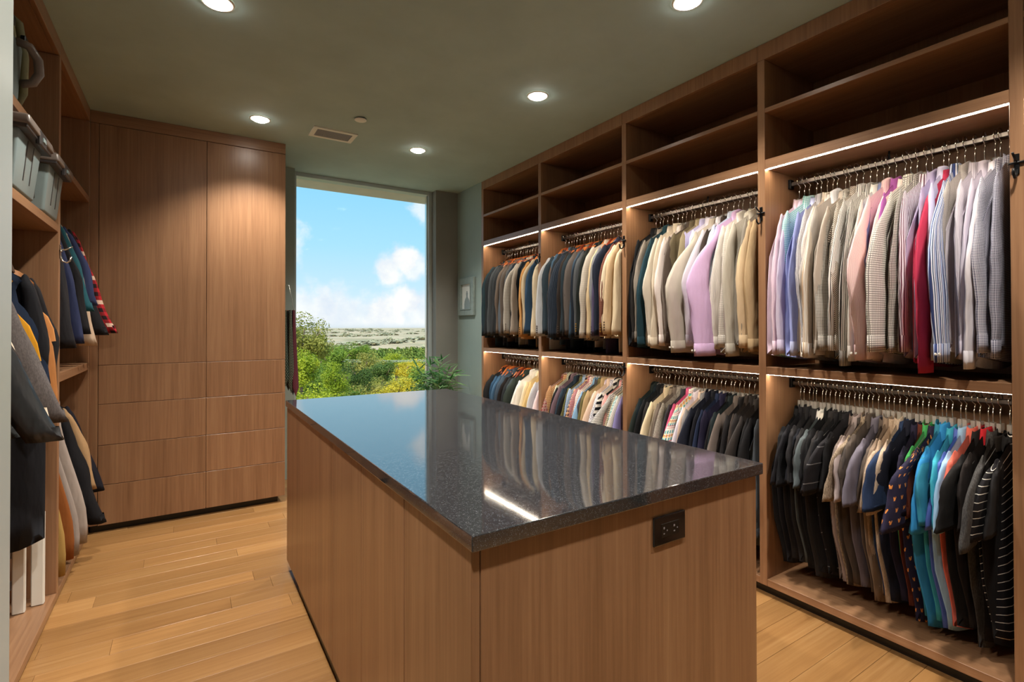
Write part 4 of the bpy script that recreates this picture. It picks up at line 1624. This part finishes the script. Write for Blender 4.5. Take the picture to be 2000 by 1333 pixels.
def quads_mesh(name, Q):
    V = np.ascontiguousarray(Q.reshape(-1, 3), dtype=np.float32)
    n = len(V) // 4
    me = bpy.data.meshes.new(name)
    me.vertices.add(n * 4)
    me.vertices.foreach_set('co', V.ravel())
    me.loops.add(n * 4)
    me.loops.foreach_set('vertex_index', np.arange(n * 4, dtype=np.int32))
    me.polygons.add(n)
    me.polygons.foreach_set('loop_start', np.arange(0, n * 4, 4, dtype=np.int32))
    me.update(calc_edges=True)
    return me


CR = [quads_mesh('foliage', leaf_cloud(np.random.default_rng(sd), n_, sz, lb, sq)) for (sd, n_, sz, lb, sq) in
      ((1, 7000, .042, 20, .9), (2, 6000, .05, 16, .85), (3, 6500, .044, 24, 1.0))]
LEAVES = {'olive': leaf_mat('leaves_olive', '8a8c3a', 'bdb45e', 2.5), 'bright': leaf_mat('leaves_bright', '7f9420', 'c6c93a', 2.5),
          'green': leaf_mat('leaves_green', '567426', '94aa40', 2.5), 'dark': leaf_mat('leaves_dark', '3d5724', '728a42', 2.5),
          'yellow': leaf_mat('leaves_yellow', 'bfae22', 'e2cf48', 2.5)}
M['bark'] = plain('bark', '6b5a48', .9, vary=.3, vscale=6)


def pix(x, y, dist):
    yaw = math.radians(32.6399)
    a, b = (x - 1000) / 996.1, -(y - 641.5) / 996.1
    v = Vector((math.sin(yaw) + a * math.cos(yaw), math.cos(yaw) - a * math.sin(yaw), b))
    return Vector((0, 0, EYE)) + v * dist


tree_list = [  # label, pixel of crown centre, distance, half width and half height of the crown in pixels, foliage, crown shape
    ('tall olive-leaved tree at the left window edge, topping the horizon', 592, 672, 24, 56, 60, 'olive', 0),
    ('bright green tree low at the left window edge', 590, 728, 17, 52, 46, 'bright', 1),
    ('dark green tree beneath the bright one, bottom left of the window', 612, 752, 20, 52, 44, 'green', 2),
    ('yellow-green feathery shrub right of the dark tree', 655, 752, 15, 30, 40, 'bright', 2),
    ('dark leafy tree right of the feathery shrub', 692, 748, 26, 36, 40, 'dark', 0),
    ('grey-green tree behind the feathery shrub', 650, 708, 42, 46, 34, 'green', 1),
    ('olive tree in the middle of the window, below the wires', 715, 722, 46, 40, 28, 'olive', 2),
    ('round dark green tree in the centre right of the window', 748, 732, 36, 32, 26, 'dark', 1),
    ('yellow bush right of the round dark tree', 796, 726, 44, 40, 22, 'yellow', 0),
    ('low golden bush above the counter edge', 780, 768, 24, 44, 26, 'yellow', 2),
    ('olive bush behind the low golden bush', 745, 762, 30, 38, 24, 'olive', 0),
    ('green tree at the right window edge behind the potted palm', 832, 748, 32, 40, 30, 'green', 1),
    ('pale green tree behind the dark round tree', 690, 690, 75, 36, 20, 'green', 0),
    ('yellowish tree behind the wires, right of centre', 775, 712, 62, 40, 18, 'bright', 2),
    ('dark tree near the utility pole', 600, 700, 60, 60, 30, 'dark', 1),
    ('bright shrub just above the counter, left corner of the window', 598, 800, 12, 56, 46, 'bright', 0),
    ('dark shrub just above the counter, left of centre', 650, 806, 18, 60, 46, 'green', 1),
    ('olive shrub just above the counter, centre', 705, 800, 20, 48, 42, 'olive', 2),
    ('yellow shrub just above the counter, right of centre', 765, 806, 18, 60, 46, 'yellow', 0),
    ('green shrub just above the counter, behind the potted palm', 830, 800, 20, 60, 50, 'dark', 1),
    ('green tree outside left of the window opening', 520, 710, 30, 60, 60, 'green', 0),
    ('olive tree outside right of the window opening', 890, 730, 34, 60, 40, 'olive', 1),
]
rg = random.Random(3)
for (lab, x, y, dist, hw, hh, kind, sh) in tree_list:
    c = pix(x, y, dist)
    rx, rz_ = hw / 996 * dist * 1.15, hh / 996 * dist * 1.15
    base = gz(c.y) - .2
    t = thing('tree', lab, 'tree', (c.x, c.y, base), group='trees outside the window')
    f = link('foliage', CR[sh], LEAVES[kind], t, world=False)
    f.location = (0, 0, c.z - base)
    f.scale = (rx, rx, rz_)
    f.rotation_euler = (0, 0, rg.uniform(0, 6))
    hgt = c.z - base
    tube('trunk', [(0, 0, 0), (rx * .05, 0, hgt * .5), (-rx * .04, rx * .03, hgt), (rx * .05, 0, hgt + rz_ * .4)], [rx * .09, rx * .07, rx * .05, rx * .02], M['bark'], t, n=7, world=False)
    for k in range(4):
        a = k * 1.6 + rg.random()
        tube('branch', [(0, 0, hgt - rz_ * .5), (rx * .3 * math.cos(a), rx * .3 * math.sin(a), hgt - rz_ * .1), (rx * .62 * math.cos(a), rx * .62 * math.sin(a), hgt + rz_ * .35)],
             [rx * .04, rx * .025, rx * .01], M['bark'], t, n=5, world=False)


# forest down the slope and tree lines on the plain: far too many to count
def clump_mesh(name, items, leaves, size, seed):
    """many crowns in one mesh, each a cloud of blades"""
    g = np.random.default_rng(seed)
    protos = [leaf_cloud(g, leaves, size, 9) for _ in range(6)]
    Q = [protos[i % 6] * np.array([r, r, h]) + np.array([x, y, z]) for i, (x, y, z, r, h) in enumerate(items)]
    return quads_mesh(name, np.concatenate(Q))


M['forest'] = leaf_mat('forest_leaves', '5d7530', 'a6ac50', .07, 0, .9)
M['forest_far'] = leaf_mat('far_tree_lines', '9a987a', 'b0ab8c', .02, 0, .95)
g = np.random.default_rng(8)
near_f, far_f, line_f = [], [], []
for _ in range(2200):
    d = 60 + 560 * g.random() ** .7
    az = math.radians(g.uniform(3, 31))
    x, y = d * math.sin(az), d * math.cos(az)
    r = g.uniform(2.2, 4.2) * (1 + d / 900)
    h = r * g.uniform(.8, 1.15)
    it = (x, y, gz(y) + h * .75 + g.uniform(0, 1.5), r, h)
    (near_f if d < 230 else far_f).append(it)
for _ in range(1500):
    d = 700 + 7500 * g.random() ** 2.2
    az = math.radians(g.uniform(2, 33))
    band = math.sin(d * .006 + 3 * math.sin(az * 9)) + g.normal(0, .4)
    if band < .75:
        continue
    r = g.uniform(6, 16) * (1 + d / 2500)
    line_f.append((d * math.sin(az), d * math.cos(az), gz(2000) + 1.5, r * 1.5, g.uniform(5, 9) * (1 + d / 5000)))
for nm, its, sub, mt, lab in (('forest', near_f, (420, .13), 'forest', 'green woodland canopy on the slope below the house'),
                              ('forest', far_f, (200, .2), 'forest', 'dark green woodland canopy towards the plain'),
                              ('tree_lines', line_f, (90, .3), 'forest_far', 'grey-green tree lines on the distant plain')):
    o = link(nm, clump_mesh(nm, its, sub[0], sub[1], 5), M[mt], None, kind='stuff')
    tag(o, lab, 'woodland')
# utility pole and its wires
P0 = pix(636, 688, 95)
t = thing('utility_pole', 'thin pale utility pole rising from the woodland', 'utility pole', (P0.x, P0.y, gz(P0.y)))
tube('pole', [(P0.x, P0.y, gz(P0.y)), (P0.x, P0.y, pix(636, 667, 95).z)], .11, M['jamb'], t, n=8)
tube('cross_arm', [(P0.x - .9, P0.y, pix(636, 669, 95).z), (P0.x + .9, P0.y, pix(636, 669, 95).z)], .07, M['jamb'], t, n=6)
for k, (ya, yb) in enumerate(((701, 704), (705, 706))):
    a, b_ = pix(560, ya - 1, 52), pix(900, yb, 52)
    o = tube('overhead_wire', [a.lerp(b_, s / 10) + Vector((0, 0, -.25 * 4 * (s / 10) * (1 - s / 10))) for s in range(11)], .022, M['jamb'])
    tag(o, 'upper pale overhead wire crossing the view' if k == 0 else 'lower pale overhead wire crossing the view', 'wire', 'overhead wires outside')
